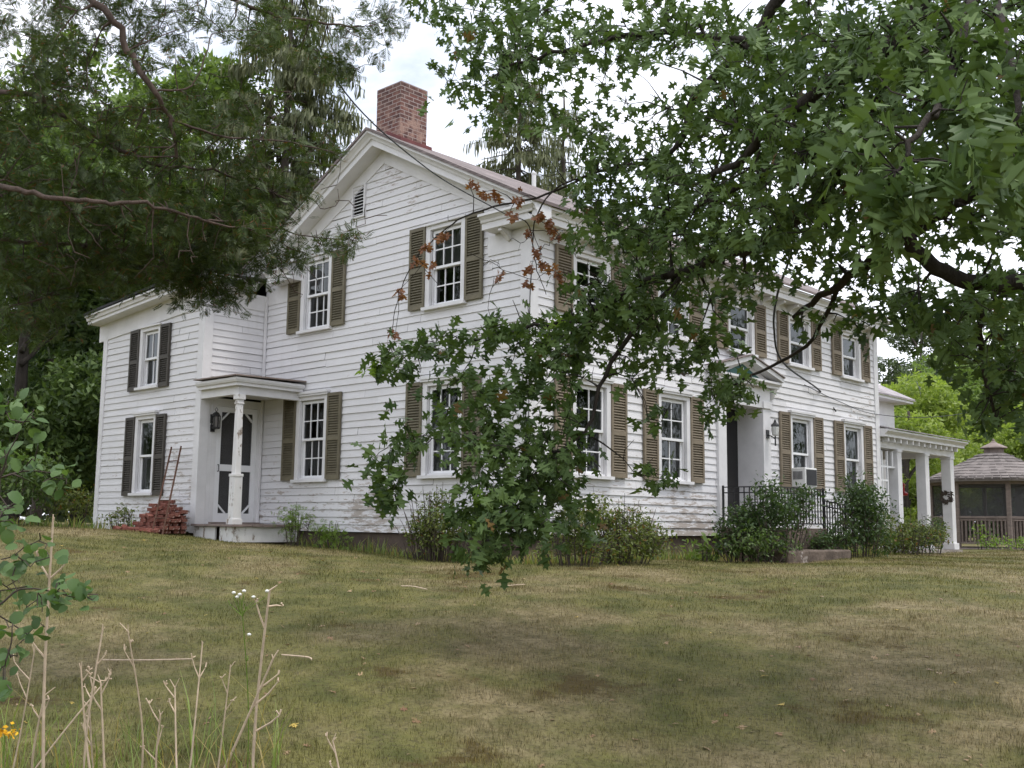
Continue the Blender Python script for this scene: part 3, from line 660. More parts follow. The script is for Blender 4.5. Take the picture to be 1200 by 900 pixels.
mm = MB().poly((Lh+.012, y0+st, z0+.1), (Lh+.012, y1-st, z0+.1), (Lh+.012, y1-st, z1-.08), (Lh+.012, y0+st, z1-.08)); mm.v = [tuple(np.array(v)-Lp) for v in mm.v]; mm.build('screen', MT['screen'], do)
mm = MB().tube([(Lh+.04, y0+.05, 1.18), (Lh+.08, y0+.05, 1.18), (Lh+.08, y0+.05, 1.06), (Lh+.04, y0+.05, 1.06)], .009, 6); mm.v = [tuple(np.array(v)-Lp) for v in mm.v]; mm.build('handle', MT['iron'], do)
dd = MB().box(Lh-.14, Lh-.10, y0, y1, z0, z1).box(Lh-.099, Lh-.09, y0+.12, y0+.30, 1.25, 2.05).box(Lh-.099, Lh-.09, y1-.30, y1-.12, 1.25, 2.05).box(Lh-.099,Lh-.09,y0+.12,y1-.12,.35,1.0)
padd(dd, 'inner_door', plain('grey brown door', (.11,.10,.09), .6, .2))
padd(MB().box(Lh-.01, Lh+.12, -1.07, -.04, .10, .14), 'threshold', MT['wood_grey'])
# --- side porch at the far end and the rear ell
sp = empty('side_porch', (-.8,14.3,-.4), None, None); sp.parent = house; LS = np.array(sp.location)
def sadd(mb, name, mat, parent=None, **k):
    mb.v = [tuple(np.array(v)-LS) for v in mb.v]; return mb.build(name, mat, parent or sp, **k)
SY1 = 16.38
fix_normals(sadd(MB().sweep([(-.02,LEN+.04),(-.02,SY1),(-2.3,SY1)], [(-.22,2.235),(.17,2.235),(.17,2.285),(.19,2.31),(.25,2.36),(.25,2.395),(-.22,2.45)]), 'cornice', MT['trim']))
sadd(MB().box(-.26, -.04, LEN+.05, SY1-.04, 2.00, 2.234).box(-2.3, -.26, SY1-.26, SY1-.04, 2.00, 2.234), 'beam', MT['trim'])
sadd(MB().hexa([(-2.3,LEN+.04,2.95),(.26,LEN+.04,2.41),(.26,SY1+.28,2.41),(-2.3,SY1+.33,2.95),(-2.3,LEN+.04,2.99),(.26,LEN+.04,2.435),(.26,SY1+.28,2.435),(-2.3,SY1+.33,2.99)]), 'porch_roof', MT['roof_grey'])
sadd(MB().box(-2.2, -.26, LEN+.05, SY1-.27, 2.30, 2.33), 'ceiling_board', MT['trim'])
y = LEN+.3
while y < SY1-.1:
    sadd(MB().box(-.03, .12, y-.03, y+.03, 2.13, 2.234), 'bracket', MT['trim']); y += .34
for yc in (12.95, 14.54, 16.12):
    m = MB().box(-.26, -.02, yc-.115, yc+.115, -.2, 1.94).box(-.28, .0, yc-.135, yc+.135, 1.94, 2.0).box(-.30, .02, yc-.16, yc+.16, -.34, -.18)
    sadd(m, 'porch_column', MT['trim'], bevel=.006)
sadd(MB().box(-2.3, .06, LEN+.05, SY1, -.44, -.345), 'porch_floor', MT['concrete'])
sadd(MB().box(-2.2, -.05, LEN+.1, SY1-.05, -.9, -.45), 'foundation', MT['stone'])
lt = MB()
for yy in (11.86, 12.14, 12.42, 12.70): lt.box(-.12, -.08, yy-.022, yy+.022, .2 if yy < 12.6 else 1.55, 1.94)
for zz in (.3, .62, .94, 1.26, 1.58): lt.box(-.115, -.085, 11.88, 12.44 if zz < 1.5 else 12.82, zz-.02, zz+.02)
sadd(lt, 'trellis', MT['trim_clean'])
sadd(MB().box(-1.99, -1.94, 13.1, 14.0, -.3, 1.75), 'side_door', MT['teal'])
el = MB().box(-5.9, -2.0, LEN+.01, 17.3, -.5, 3.62)
elo = el.build('ell_wall', MT['trim'], house)
MB().hexa([(-6.2,LEN+.4,3.61),(-1.62,LEN+.4,3.61),(-1.62,17.7,3.61),(-6.2,17.7,3.61),(-6.2,LEN+.4,3.68),(-1.62,LEN+.4,3.68),(-1.62,17.7,3.68),(-6.2,17.7,3.68)]).build('fascia', MT['trim'], elo)
MB().hexa([(-4,LEN+.4,4.9),(-1.58,LEN+.4,3.68),(-1.58,17.75,3.68),(-4,17.75,4.9),(-4,LEN+.4,4.95),(-1.58,LEN+.4,3.73),(-1.58,17.75,3.73),(-4,17.75,4.95)]).hexa([(-6.3,LEN+.4,3.7),(-4.001,LEN+.4,4.9),(-4.001,17.75,4.9),(-6.3,17.75,3.7),(-6.3,LEN+.4,3.75),(-4.001,LEN+.4,4.95),(-4.001,17.75,4.95),(-6.3,17.75,3.75)]).build('ell_roof', MT['roof_grey'], elo)
# --- entry stoop
stp = MB().box(.10, 1.15, 4.98, 6.95, -.9, .15).box(.10, 1.1, 6.951, 7.32, -.9, -.02).box(.12, 1.08, 7.321, 7.70, -.9, -.18)
stp.build('entry_stoop', MT['mossy'], house, bevel=.012)
# ------------------------------------------------------------------ things on and by the house
def on_plane(px, py, ax, val):
    d = FWD + RGT*((px-600)/CF) + UPV*((450-py)/CF); i = 'xyz'.index(ax); return CAM + d*((val-CAM[i])/d[i])
ir = empty('iron_railing', (1.1, 5.9, .15), 'black wrought iron railing on the front entry stoop half hidden by a bush', 'railing')
Lr = np.array(ir.location)
def radd(mb, n): mb.v = [tuple(np.array(v)-Lr) for v in mb.v]; return mb.build(n, MT['iron'], ir)
def rail_run(a, b, top_a, top_b, bot_a, bot_b, n):
    a, b = np.array(a), np.array(b)
    for ta, tb, q in ((top_a, top_b, .032), (bot_a+.08, bot_b+.08, .022), (top_a-.10, top_b-.10, .018)):
        radd(MB().bar((*a, ta), (*b, tb), q, .02), 'handrail' if q == .032 else 'crossbar')
    for i in range(n+1):
        t = i/n; p = a+(b-a)*t; z0, z1 = bot_a+(bot_b-bot_a)*t, top_a+(top_b-top_a)*t
        r = .016 if i in (0, n) else .0085
        radd(MB().box(p[0]-r, p[0]+r, p[1]-r, p[1]+r, z0-(.0 if i in (0, n) else -.08), z1+(.03 if i in (0, n) else -.005)), 'post' if i in (0, n) else 'baluster')
rail_run((.14, 5.03), (1.10, 5.03), .86, .86, .15, .15, 9)
rail_run((1.10, 5.06), (1.10, 6.92), .86, .86, .15, .15, 17)
rail_run((1.08, 6.99), (1.08, 7.84), .66, .60, -.05, -.26, 8)
slab_o = MB().box(1.17, 1.75, float(on_plane(924,650,'x',1.75)[1]), float(on_plane(998,650,'x',1.75)[1]), -.75, float(on_plane(960,645,'x',1.75)[2]))
for i in range(3): pass
tag(slab_o.build('mossy_step', MT['mossy'], bevel=.03), 'worn mossy stone slab lying in front of the entry stoop', 'stone slab')
ac = empty('air_conditioner', (.0, 7.9, .93), 'white window air conditioner sticking out of a ground floor window', 'air conditioner'); La = np.array(ac.location)
def aadd(mb, n, m, **k): mb.v = [tuple(np.array(v)-La) for v in mb.v]; return mb.build(n, m, ac, **k)
aadd(MB().box(.02, .36, 7.66, 8.14, .955, 1.33), 'case', MT['ac'], bevel=.015)
aadd(MB().box(.361, .372, 7.70, 8.10, .99, 1.295), 'grille', MT['grey_metal'])
mb = MB()
for i in range(8): mb.box(.10+i*.026, .112+i*.026, 7.652, 7.659, 1.10, 1.26)
aadd(mb, 'vent', MT['grey_metal'])
def lantern(loc, label, arm, s=1.0):
    o = empty('wall_lantern', loc, label, 'lantern')
    MB().box(-.005, .018, -.05, .05, -.09, .07).build('wall_plate', MT['iron'], o)
    if arm:
        MB().tube([(.015,0,-.03),(.09,0,-.05),(.15,0,-.10),(.17,0,-.05)], .010, 6).tube([(.17,0,-.05),(.17,0,-.24)], [.012,.016], 8).build('bracket', MT['iron'], o)
        MB().lathe([(.045,-.05),(.062,-.03),(.078,.10),(.07,.13),(.0,.13)], (.17,0,.0), 8).build('glass', plain('frosted lamp glass', (.6,.6,.58), .3, .03), o)
        MB().lathe([(.085,.13),(.075,.16),(.03,.21),(.02,.25),(.0,.27)], (.17,0,0), 8).build('cap', MT['iron'], o)
    else:
        mb = MB().lathe([(.07,-.20),(.078,-.18),(.078,-.165)], (.11,0,0), 6).lathe([(.085,.03),(.05,.09),(.02,.11),(.0,.12)], (.11,0,0), 6)
        for j in range(6):
            t = j*math.pi/3; mb.box(.11+.072*math.cos(t)-.007, .11+.072*math.cos(t)+.007, .072*math.sin(t)-.007, .072*math.sin(t)+.007, -.17, .035)
        mb.tube([(.11,0,.11),(.11,.03,.15),(.11,0,.19),(.11,-.03,.15),(.11,0,.115)], .006, 5); mb.box(.01,.11,-.01,.01,-.21,-.19)
        mb.build('cage', MT['iron'], o)
        MB().lathe([(.055,-.17),(.06,-.05),(.05,.03)], (.11,0,0), 8).build('glass', plain('smoky lamp glass', (.16,.15,.14), .2, .1), o)
        MB().box(.0,.012,-.045,.045,-.25,-.12).build('mount', MT['iron'], o)
    return o
lantern((.072, 6.735, 1.94), 'black coach lantern on the white pilaster right of the front entry', True)
lantern((-W+.043, -1.08, 2.02), 'black hexagonal lantern beside the white screen door', False)
# loose bricks heaped against the wing
bc = ground_at(184, 627); bx, by = -7.42, -1.80
bm = MB().box(-.102, .102, -.049, .049, -.031, .031); n_b = 0; b_first = None
PROF = [3, 5, 7, 9, 8, 8, 6]
for i, hcol in enumerate(PROF):
    for j in range(4):
        hh = max(1, hcol-[4, 2, 1, 0][j]+random.choice((-1, 0, 0)) if i < 3 else hcol-[3, 1, 0, 0][j]+random.choice((-1, 0, 0, 1)))
        for layer in range(hh):
            x = bx+(i-3)*.210+random.gauss(0,.012)+(.05 if layer % 2 else 0); yv = by+.17-(3-j)*.122+random.gauss(0,.010); z = gz(bx, by)+.028+layer*.0645
            if b_first is None: o = b_first = bm.build('brick', MT['brick'], bevel=.006)
            else: o = b_first.copy(); COL.objects.link(o)
            w_j = 1 if layer < hh-1 else 3; tilt = 2.2 if i < 2 else 1
            o.location = (x, yv, z+(.012 if w_j > 1 else 0)); o.rotation_euler = (random.gauss(0,.025*w_j*tilt), random.gauss(0,.03*w_j*tilt), random.gauss(0,.13*w_j*tilt)); n_b += 1
            tag(o, 'old red brick in the untidy heap against the white wing', 'brick', 'bricks heaped by the wing')
for k in range(18):
    o = b_first.copy(); COL.objects.link(o); x = bx+random.uniform(-.62,.78); yv = by-.32-random.random()*.12
    o.location = (x, yv, gz(x, yv)+.04); o.rotation_euler = (random.gauss(0,.2), random.gauss(0,.2), random.uniform(0,3)); tag(o, 'old red brick in the untidy heap against the white wing', 'brick', 'bricks heaped by the wing')
ht = empty('hand_cart', (-7.6, -1.9, -.1), 'rusty iron hand truck leaning on the wing behind the bricks', 'hand truck'); Lh_ = np.array(ht.location)
t1, t2 = on_plane(201, 524, 'y', -1.42), on_plane(210, 521, 'y', -1.42); q1, q2 = on_plane(183, 603, 'y', -2.06), on_plane(192, 606, 'y', -2.06)
t2 = t1+np.array([.34,0,.0]); q2 = q1+np.array([.36,0,0])
for a, b in ((t1, q1), (t2, q2)):
    m = MB().tube([a, a*.6+b*.4, b, b+(b-a)*.28], .016, 6); m.v = [tuple(np.array(v)-Lh_) for v in m.v]; m.build('rail', MT['rust'], ht)
for f in (.22, .5, .8, 1.05):
    m = MB().tube([t1+(q1-t1)*f, t2+(q2-t2)*f], .011, 6); m.v = [tuple(np.array(v)-Lh_) for v in m.v]; m.build('crossbar', MT['rust'], ht)
# red hanging feeder and wreath on the side porch
rf = empty('hanging_feeder', (-1.1, 15.55, 1.02), 'small red feeder hanging under the side porch roof', 'feeder')
MB().lathe([(.02,-.02),(.13,.0),(.14,.05),(.07,.10),(.06,.24),(.10,.26),(.03,.33),(.0,.34)], sides=12).build('body', MT['red'], rf)
MB().tube([(0,0,.33),(0,0,1.27)], .004, 4).build('wire', MT['cable'], rf)
wr = MB()
for i in range(90):
    t = random.uniform(0, 6.283); r = random.gauss(.13,.025); c = np.array([.0-random.random()*.05, r*math.cos(t), r*math.sin(t)]); d = np.array([-random.random()*.3, random.gauss(0,1), random.gauss(0,1)]); d = d/np.linalg.norm(d)*.06
    e = np.cross(d, [1,0,0])*.35; wr.poly(c-d, c+e, c+d, c-e)
tag(wr.build('wreath', MT['twig'], None, (-.14, 15.97, .98), R90*-1), 'brown twig wreath hung on the white outermost porch column', 'wreath')
# cables
def cable(name, pts, r, label):
    m = MB().tube(pts, r, 6); o = m.build(name, MT['cable']); return tag(o, label, 'cable')
def curve(P, n=14):
    P = [np.array(p, float) for p in P]; out_ = []
    for i in range(len(P)-1):
        p0, p1, p2, p3 = P[max(i-1,0)], P[i], P[i+1], P[min(i+2,len(P)-1)]
        for k in range(n):
            t = k/n; out_.append(.5*((2*p1)+(-p0+p2)*t+(2*p0-5*p1+4*p2-p3)*t*t+(-p0+3*p1-3*p2+p3)*t**3))
    out_.append(P[-1]); return out_
corner = np.array([.055, -.055, 4.52])
cable('service_wire', curve([at(330, -90, 9.0), at(395, 95, 11.0), at(500, 197, 13.4), at(585, 247, 15.0), corner, (.055,-.055,3.4), (.055,-.055,2.2), (.055,-.055,-.3)], 10), .008, 'black service wire running from the left down the house corner')
cable('hanging_cable', curve([at(936, 250, 13), at(925, 303, 14), at(911, 345, 15), at(907, 385, 16), at(918, 425, 17.4), (.06, 8.9, 3.0), (.05, 9.65, 2.62)], 10), .016, 'thick black cable drooping past the upper front windows')
cable('phone_wire', curve([(.05, 8.3, 3.05), (.05, 9.7, 2.86), (.06, 11.7, 2.72), (.2, 15.5, 3.0), (-1, 26, 4.5)], 8), .008, 'thin black wire running past the far front corner of the house')
# ------------------------------------------------------------------ gazebo
gc = at(1166, 560, 33.0); gcx, gcy = gc[0], gc[1]; gz0 = -.42
gb = empty('gazebo', (gcx, gcy, gz0), 'weathered wooden gazebo with shingled roof and cupola beyond the side porch', 'gazebo')
NS = 8; RG = 1.86; A0 = math.pi/8+.12
P8 = lambda r, i: (r*math.cos(A0+i*math.pi/4), r*math.sin(A0+i*math.pi/4))
rf_ = MB(); rows = 9; RE, RT, ZE, ZT = 2.2, .36, 2.06, 2.92
for k in range(rows):
    f0, f1 = k/rows, (k+1)/rows
    for i in range(NS):
        for c in range(7-int(4.5*f0)):
            nn = 7-int(4.5*f0); u0, u1 = c/nn, (c+1)/nn
            def pt(f, u, lift):
                r = RE+(RT-RE)*f; a = np.array(P8(r, i)); b = np.array(P8(r, i+1)); q = a+(b-a)*u; return (q[0], q[1], ZE+(ZT-ZE)*(max(f,0)**1.12)+lift)
            j = random.uniform(0, .02); rf_.poly(pt(f0-.012, u0+.01, .03+j), pt(f0-.012, u1-.01, .03+j), pt(f1, u1-.01, .004), pt(f1, u0+.01, .004))
            rf_.poly(pt(f0-.012, u0+.01, .03+j), pt(f0-.012, u1-.01, .03+j), pt(f0-.012, u1-.01, .0), pt(f0-.012, u0+.01, .0))
rf_.lathe([(RE-.02,ZE-.06),(RE-.02,ZE),(RT,ZT-.01)], sides=8)
rt = rf_.build('roof', plain('grey shingles', (.165,.145,.136), .9, .3, 3, .2, isl=.25), gb)
for v in rt.data.vertices[-24:]:
    x, y = v.co.x, v.co.y; c_, s_ = math.cos(A0), math.sin(A0); v.co.x, v.co.y = x*c_-y*s_, x*s_+y*c_
cu = MB().lathe([(.30,2.86),(.30,3.08)], sides=8).lathe([(.42,3.08),(.40,3.11),(.12,3.24),(.05,3.30),(.04,3.36),(.0,3.38)], sides=8)
cu.build('cupola', MT['wood_grey'], gb)
for i in range(NS):
    x, y = P8(RG, i); MB().box(x-.055, x+.055, y-.055, y+.055, -.1, 2.04).build('post', MT['wood_grey'], gb)
for i in range(NS):
    a, b = np.array(P8(RG, i)), np.array(P8(RG, i+1)); m = MB()
    for z, t in ((.95,.07),(.20,.06),(.87,.04)): m.bar((*a, z), (*b, z), .06, t)
    n = 13
    for k in range(1, n): q = a+(b-a)*k/n; m.box(q[0]-.02, q[0]+.02, q[1]-.02, q[1]+.02, .22, .86)
    m.build('railing', MT['wood_grey'], gb)
    MB().bar((*a, 1.98), (*b, 1.98), .07, .12).build('beam', MT['wood_grey'], gb)
    a2, b2 = a*.985, b*.985
    MB().poly((*a2, .97), (*b2, .97), (*b2, 1.93), (*a2, 1.93)).build('screen', MT['screen'], gb)
MB().lathe([(2.0,-.25),(2.0,.0),(1.95,.05)], sides=8).build('floor', MT['wood_grey'], gb, rot=A0)
# ------------------------------------------------------------------ vegetation tools
def up_oak_leaf():
    U = [(0,.012),(.15,.03),(.22,.19),(.31,.30),(.33,.13),(.46,.115),(.54,.38),(.68,.50),(.66,.20),(.79,.15),(.90,.27),(.92,.10),(1.06,.0)]
    v = []; 
    for x, y in U: v.append((x, y, .14*y-.20*x*x))
    for x, y in U: v.append((x, -y, .14*y-.20*x*x))
    k = len(U); f = [(i, i+1, k+i+1, k+i) for i in range(k-2)]+[(k-2, k-1, k+k-2)]
    v[2*k-1] = v[k-1]
    return v, f
OAK_V, OAK_F = up_oak_leaf()
LEAF_V = [(0,0,0),(.25,.17,.04),(.55,.22,.04),(.82,.12,-.02),(1,0,-.12),(.82,-.12,-.02),(.55,-.22,.04),(.25,-.17,.04)]; LEAF_F = [(0,1,7),(1,2,6,7),(2,3,5,6),(3,4,5)]
ROUND_V = [(0,0,0),(.18,.34,.05),(.5,.46,.06),(.8,.30,.0),(1,0,-.10),(.8,-.30,.0),(.5,-.46,.06),(.18,-.34,.05)]; ROUND_F = LEAF_F
def frond(n=7, seed=3):                                   # a flat spray of scale foliage
    r = random.Random(seed); v, f = [], []
    for i in range(n):
        x = i/n*.75; 
        for s in (-1, 1):
            a = s*(.75+.2*r.random()); l = .42*(1-.5*i/n)+.1*r.random(); dx, dy = math.cos(a)*l, math.sin(a)*l; w_ = .040
            k = len(v); v += [(x,-w_*.5,0),(x+dx*.5-dy*w_*1.4, dy*.5+w_*.6, .02),(x+dx, dy, -.05*r.random()),(x+dx*.5+dy*w_*1.4, dy*.5-w_*.6, .0)]; f.append((k,k+1,k+2,k+3))
    k = len(v); v += [(.0,.02,0),(1,0,-.1),(0,-.02,0)]; f.append((k,k+1,k+2)); return v, f
FR_V, FR_F = frond()
def hangers(seed=5, n=9):                                 # drooping needle strands below a spruce twig; X runs along the twig, Z up
    r = random.Random(seed); v, f = [], []
    for i in range(n):
        x = i/n+.08*r.random(); l = .5+.6*r.random(); y = r.uniform(-.12,.12); w_ = .022+.012*r.random(); k = len(v)
        v += [(x-w_, y, .05), (x+w_, y, .05), (x+w_*.9+.1, y+r.uniform(-.1,.1), -l*.6), (x+.12+r.uniform(-.1,.1), y+r.uniform(-.15,.15), -l)]; f.append((k,k+1,k+2,k+3))
    k = len(v); v += [(0,.07,.05),(1.1,0,-.05),(0,-.07,.05)]; f.append((k,k+1,k+2)); return v, f
HG_V, HG_F = hangers()
def clump(seed=2, n=5):                                   # a few leaves of a distant crown
    r = random.Random(seed); v, f = [], []
    for i in range(n):
        c = np.array([r.uniform(-.6,.6), r.uniform(-.6,.6), r.uniform(-.5,.5)]); d = np.array([r.gauss(0,1), r.gauss(0,1), r.gauss(0,.6)-.2]); d = d/np.linalg.norm(d)
        e = np.cross(d, [r.gauss(0,.5), r.gauss(0,.5), 1]); e = e/np.linalg.norm(e); l, w_ = .42, .17; k = len(v)
        v += [tuple(c-d*l), tuple(c+e*w_-d*.1*l), tuple(c+d*l), tuple(c-e*w_-d*.1*l)]; f.append((k,k+1,k+2,k+3))
    return v, f
CL_V, CL_F = clump()
class Skel:
    """branch skeleton that grows towards foliage clusters"""
    def __init__(s): s.p = []; s.r = []; s.mb = MB()
    def limb(s, pts, r0, r1, sides=9):
        pts = curve(pts, 6); k = len(pts); pts = [p+rng.normal(0, max(r0*.10, min(.012, r0*.35)), 3) if 0 < i < k-1 else p for i, p in enumerate(pts)]
        rad = [r0+(r1-r0)*(i/(k-1)) for i in range(k)]; s.mb.tube(pts, rad, sides); s.p += [np.array(p) for p in pts]; s.r += rad
    def reach(s, tips, rmin=.005, rmax=.02, sag=.12, maxd=4.0):
        P = np.array(s.p); R = np.array(s.r); tips = np.array(tips)
        d0 = np.array([np.min(np.linalg.norm(P-t, axis=1)) for t in tips])
        for i in np.argsort(d0):
            t = tips[i]; d = np.linalg.norm(P-t, axis=1); j = np.argmin(d+.15*(R < .006)); L = d[j]
            if L > maxd or L < .03: continue
            a = P[j]; n = max(2, int(L/.18)); mid = (a+t)/2+rng.normal(0, .09, 3)*L+np.array([0,0,sag*L])
            q = [(1-u)**2*a+2*u*(1-u)*mid+u*u*t for u in np.linspace(0, 1, n+1)]; q = [q[0]]+[x+rng.normal(0,.012,3) for x in q[1:]]
            r0 = min(rmax, max(rmin, R[j]*.6)); r1 = max(.0025, rmin*.6)
            s.mb.tube(q, [r0+(r1-r0)*k/n for k in range(n+1)], 5 if r0 > .01 else 4, cap=False)
            P = np.vstack([P, q[1:]]); R = np.concatenate([R, [max(r0*.7, rmin)]*n])
        s.p, s.r = list(P), list(R)
    def build(s, name, mat, parent):
        L = np.array(parent.location); s.mb.v = [tuple(np.array(v)-L) for v in s.mb.v]; return s.mb.build(name, mat, parent, smooth=True)
def ell_pts(c, r, n, shell=.0):
    d = unit(rng.normal(0,1,(n,3))); q = rng.random((n,1))**(1/3 if not shell else 1/(3+6*shell)); return np.array(c)+d*q*np.array(r)
def pix_blobs(blobs):                                     # (px, py, rx, ry, depth, spread, n): foliage masses of real thickness
    out_ = []
    for px, py, rx, ry, dep, sp, n in blobs:
        n = max(2, int(round(n*.85)))
        d = unit(rng.normal(0,1,(n,3)))*(rng.random((n,1))**(1/2.6))
        for a in d: 
            D = dep+a[2]*sp; out_.append(at(px+a[0]*rx, py+a[1]*ry, D))
    return np.array(out_)
def leaves_at(tips, per, spread, droop=.35):
    n = len(tips)*per; c = np.repeat(tips, per, axis=0)
    twig = np.repeat(unit(rng.normal(0,1,(len(tips),3))*np.array([1,1,.5])+np.array([0,0,-.15])), per, axis=0)
    D = unit(twig*.6+rng.normal(0,.75,(n,3))+np.array([0,0,-droop])); pos = c+twig*(rng.random((n,1))-.6)*spread+rng.normal(0, spread*.28, (n,3)); return pos, D
UPW = np.array([0,0,1.0])
# ------------------------------------------------------------------ the oak at the right
oak_base = ld(5.4, 7.6)
oak = empty('oak_tree', oak_base, 'big oak on the right whose low leafy limbs hang across the house front', 'tree')
sk = Skel()
top = oak_base+np.array([0,0,8.5]); fork = oak_base+np.array([-.1,.1,3.6])
sk.limb([oak_base-np.array([0,0,.4]), oak_base+np.array([.05,0,1.6]), fork], .36, .27, 12)
sk.limb([fork-np.array([0,0,.05]), oak_base+np.array([.2,.3,6]), top], .268, .06, 12)
sk.limb([oak_base-np.array([0,0,.5]), oak_base+np.array([0,0,.15]), oak_base+np.array([.02,0,.8])], .56, .335, 14)
forkL = fork+np.array([0,0,.5])
LIMBS = [([forkL, at(1230,170,7.2), at(1145,222,7.2), at(1065,276,7.4), at(985,333,7.9), at(930,372,8.3)], .12, .022),
         ([at(1250,330,7.2), at(1155,331,7.3), at(1100,312,7.3), at(1060,280,7.4)], .092, .060),
         ([fork, at(1300,330,7.4), at(1250,330,7.2)], .13, .095),
         ([forkL+np.array([0,0,.8]), at(1150,-60,6.6), at(1060,40,6.5), at(995,82,6.6), at(905,148,7.0), at(868,188,7.4), at(820,215,7.8)], .13, .02),
         ([at(1060,40,6.5), at(1010,150,6.9), at(955,180,7.2), at(895,203,7.6), at(835,237,8.0), at(785,246,8.4)], .07, .016),
         ([forkL+np.array([0,0,1.6]), at(1050,-120,7.2), at(950,-60,7.5), at(885,45,7.9), at(815,113,8.3), at(800,165,8.6), at(770,190,8.8)], .11, .016),
         ([at(1010,150,6.9), at(960,235,7.5), at(890,284,8.0), at(845,300,8.3), at(800,320,8.7), at(745,335,9.0), at(690,372,9.2), at(640,381,9.3), at(560,398,9.3)], .085, .016),
         ([at(800,320,8.7), at(715,425,9.0), at(690,500,8.9), at(640,540,8.7), at(600,590,8.5)], .035, .01),
         ([at(885,45,7.9), at(760,40,8.6), at(660,60,9.0), at(590,80,9.2)], .05, .012),
         ([at(950,-60,7.5), at(800,-70,8.6), at(640,-30,9.3), at(500,-10,9.8)], .06, .012),
         ([at(1150,-60,6.6), at(1120,80,5.3), at(1080,150,4.9), at(1050,200,4.8)], .05, .010),
         ([at(1150,-60,6.6), at(1190,90,5.0), at(1180,170,4.8)], .04, .010),
         ([at(985,333,7.9), at(945,405,8.6), at(880,440,8.9), at(850,455,9.0)], .03, .008),
         ([at(1155,331,7.3), at(1150,420,7.6), at(1170,500,7.8)], .04, .010)]
for pts, a, b in LIMBS: sk.limb(pts, a*.66, b*.8, 9)
OB = [  # hanging branch in the middle
      (475,425,34,22,9.3,.4,17),(530,405,45,24,9.3,.5,24),(590,385,45,26,9.3,.5,20),(560,445,45,22,9.1,.5,9),
      (520,500,50,26,9.0,.6,20),(452,560,26,40,9.0,.4,24),(470,520,28,24,9.0,.4,10),(590,465,46,26,9.0,.6,20),(640,430,48,36,9.1,.6,28),(610,530,75,42,8.8,.7,70),(560,590,55,30,8.7,.6,30),
      (600,610,66,40,8.5,.6,62),(565,645,28,20,8.5,.3,12),(655,560,44,38,8.7,.6,32),(660,490,32,36,9.0,.5,12),(670,610,28,24,8.7,.4,12),
      # above and right of it
      (640,395,46,28,9.2,.6,22),(690,385,44,42,9.2,.7,40),(735,345,44,32,9.1,.8,28),(690,335,36,18,9.2,.6,8),(760,380,46,26,9.1,.7,24),(790,340,56,32,8.9,.9,30),(770,430,26,30,9.0,.4,12),(762,488,20,12,9.0,.3,4),(772,556,28,16,9.0,.3,7),
      (740,430,26,34,9.1,.4,8),(815,400,36,22,8.9,.6,12),(850,450,34,18,8.9,.4,14),(840,478,22,14,8.9,.3,7),(830,430,28,20,8.9,.4,8),
      (865,325,44,28,8.5,.9,16),(855,392,26,16,8.7,.5,5),
      # upper middle
      (540,70,32,50,9.6,.8,18),(590,95,52,62,9.2,.9,44),(570,20,60,40,9.5,.9,30),(640,40,60,55,9.2,1.0,46),(640,120,40,36,9.0,.8,16),(700,45,60,46,8.9,1.0,36),(700,130,46,30,8.8,.9,12),(500,10,40,18,9.8,.5,8),
      (770,30,60,50,8.5,1.1,46),(740,170,50,36,8.9,.9,24),(700,190,36,36,9.1,.9,15),(720,250,56,46,9.1,1.0,50),(790,215,60,50,8.7,1.1,56),(780,285,66,44,8.8,1.1,60),(690,265,20,24,9.3,.6,4),(820,130,50,36,8.4,1.1,30),
      # main mass
      (860,60,70,60,7.9,1.3,66),(880,150,66,52,7.7,1.3,62),(870,235,70,56,7.9,1.3,76),(850,285,60,30,8.3,1.0,30),(950,60,80,70,7.2,1.4,84),(960,160,76,60,7.2,1.4,82),(960,250,72,50,7.6,1.3,58),(930,300,44,20,7.9,.9,10),
      (1040,50,80,70,6.6,1.4,80),(1030,160,60,60,6.7,1.2,50),(1040,235,60,38,7.2,1.0,30),(1030,310,54,34,7.9,.9,24),(1010,375,40,20,8.2,.7,11),(960,378,24,12,8.3,.5,4),
      (1130,50,80,70,6.4,1.4,80),(1180,150,60,70,6.2,1.2,46),(1120,150,50,50,6.6,1.2,34),(1180,250,50,40,7.0,1.2,30),(1120,265,44,30,7.4,.9,14),(1100,365,60,34,7.9,1.0,36),(1170,350,56,50,7.6,1.2,52),(1180,430,44,40,7.8,1.0,38),(1120,425,34,20,8.0,.6,12),(1160,480,40,22,7.9,.6,16),(1060,345,40,26,7.9,.8,16),
      (1250,120,70,220,7.0,1.6,120),(1250,400,60,120,7.8,1.4,60)]
tips = pix_blobs(OB)
near_b = [(1010,165,44,34,4.9,.3,7),(1060,205,46,30,4.8,.3,9),(1035,250,30,30,4.9,.2,5),(1130,190,50,30,4.7,.3,6),(1180,150,40,40,4.7,.3,8),(1170,90,50,40,4.9,.4,9),(1110,110,44,40,5.0,.4,8),(1190,220,30,20,4.8,.3,4)]
ntips = pix_blobs(near_b)
over = []                                                 # the rest of the crown, out of view, filled out to shade the limbs
for c, r, n in (((0,0,7.5),(4.5,4.0,2.2),300),((-2.5,-2.0,5.2),(3.0,2.6,1.2),60),((2.5,2.5,5.5),(3,3,2),130),((1.5,-2.5,5.5),(3,3,1.8),50)):
    over.append(ell_pts(oak_base+np.array(c), r, n))
over = np.vstack(over)
rel = over-CAM; dz_ = rel@FWD; uu = 600+CF*(rel@RGT)/dz_; vv = 450-CF*(rel@UPV)/dz_
keep = ~((dz_ > .2) & (uu > -80) & (uu < 1215) & (vv > -60) & (vv < 960)) & (np.linalg.norm(rel, axis=1) > 2.2)
over = over[keep]
sk.reach(np.vstack([tips, ntips]), .004, .020, .10); sk.reach(over, .006, .03, .1, 6)
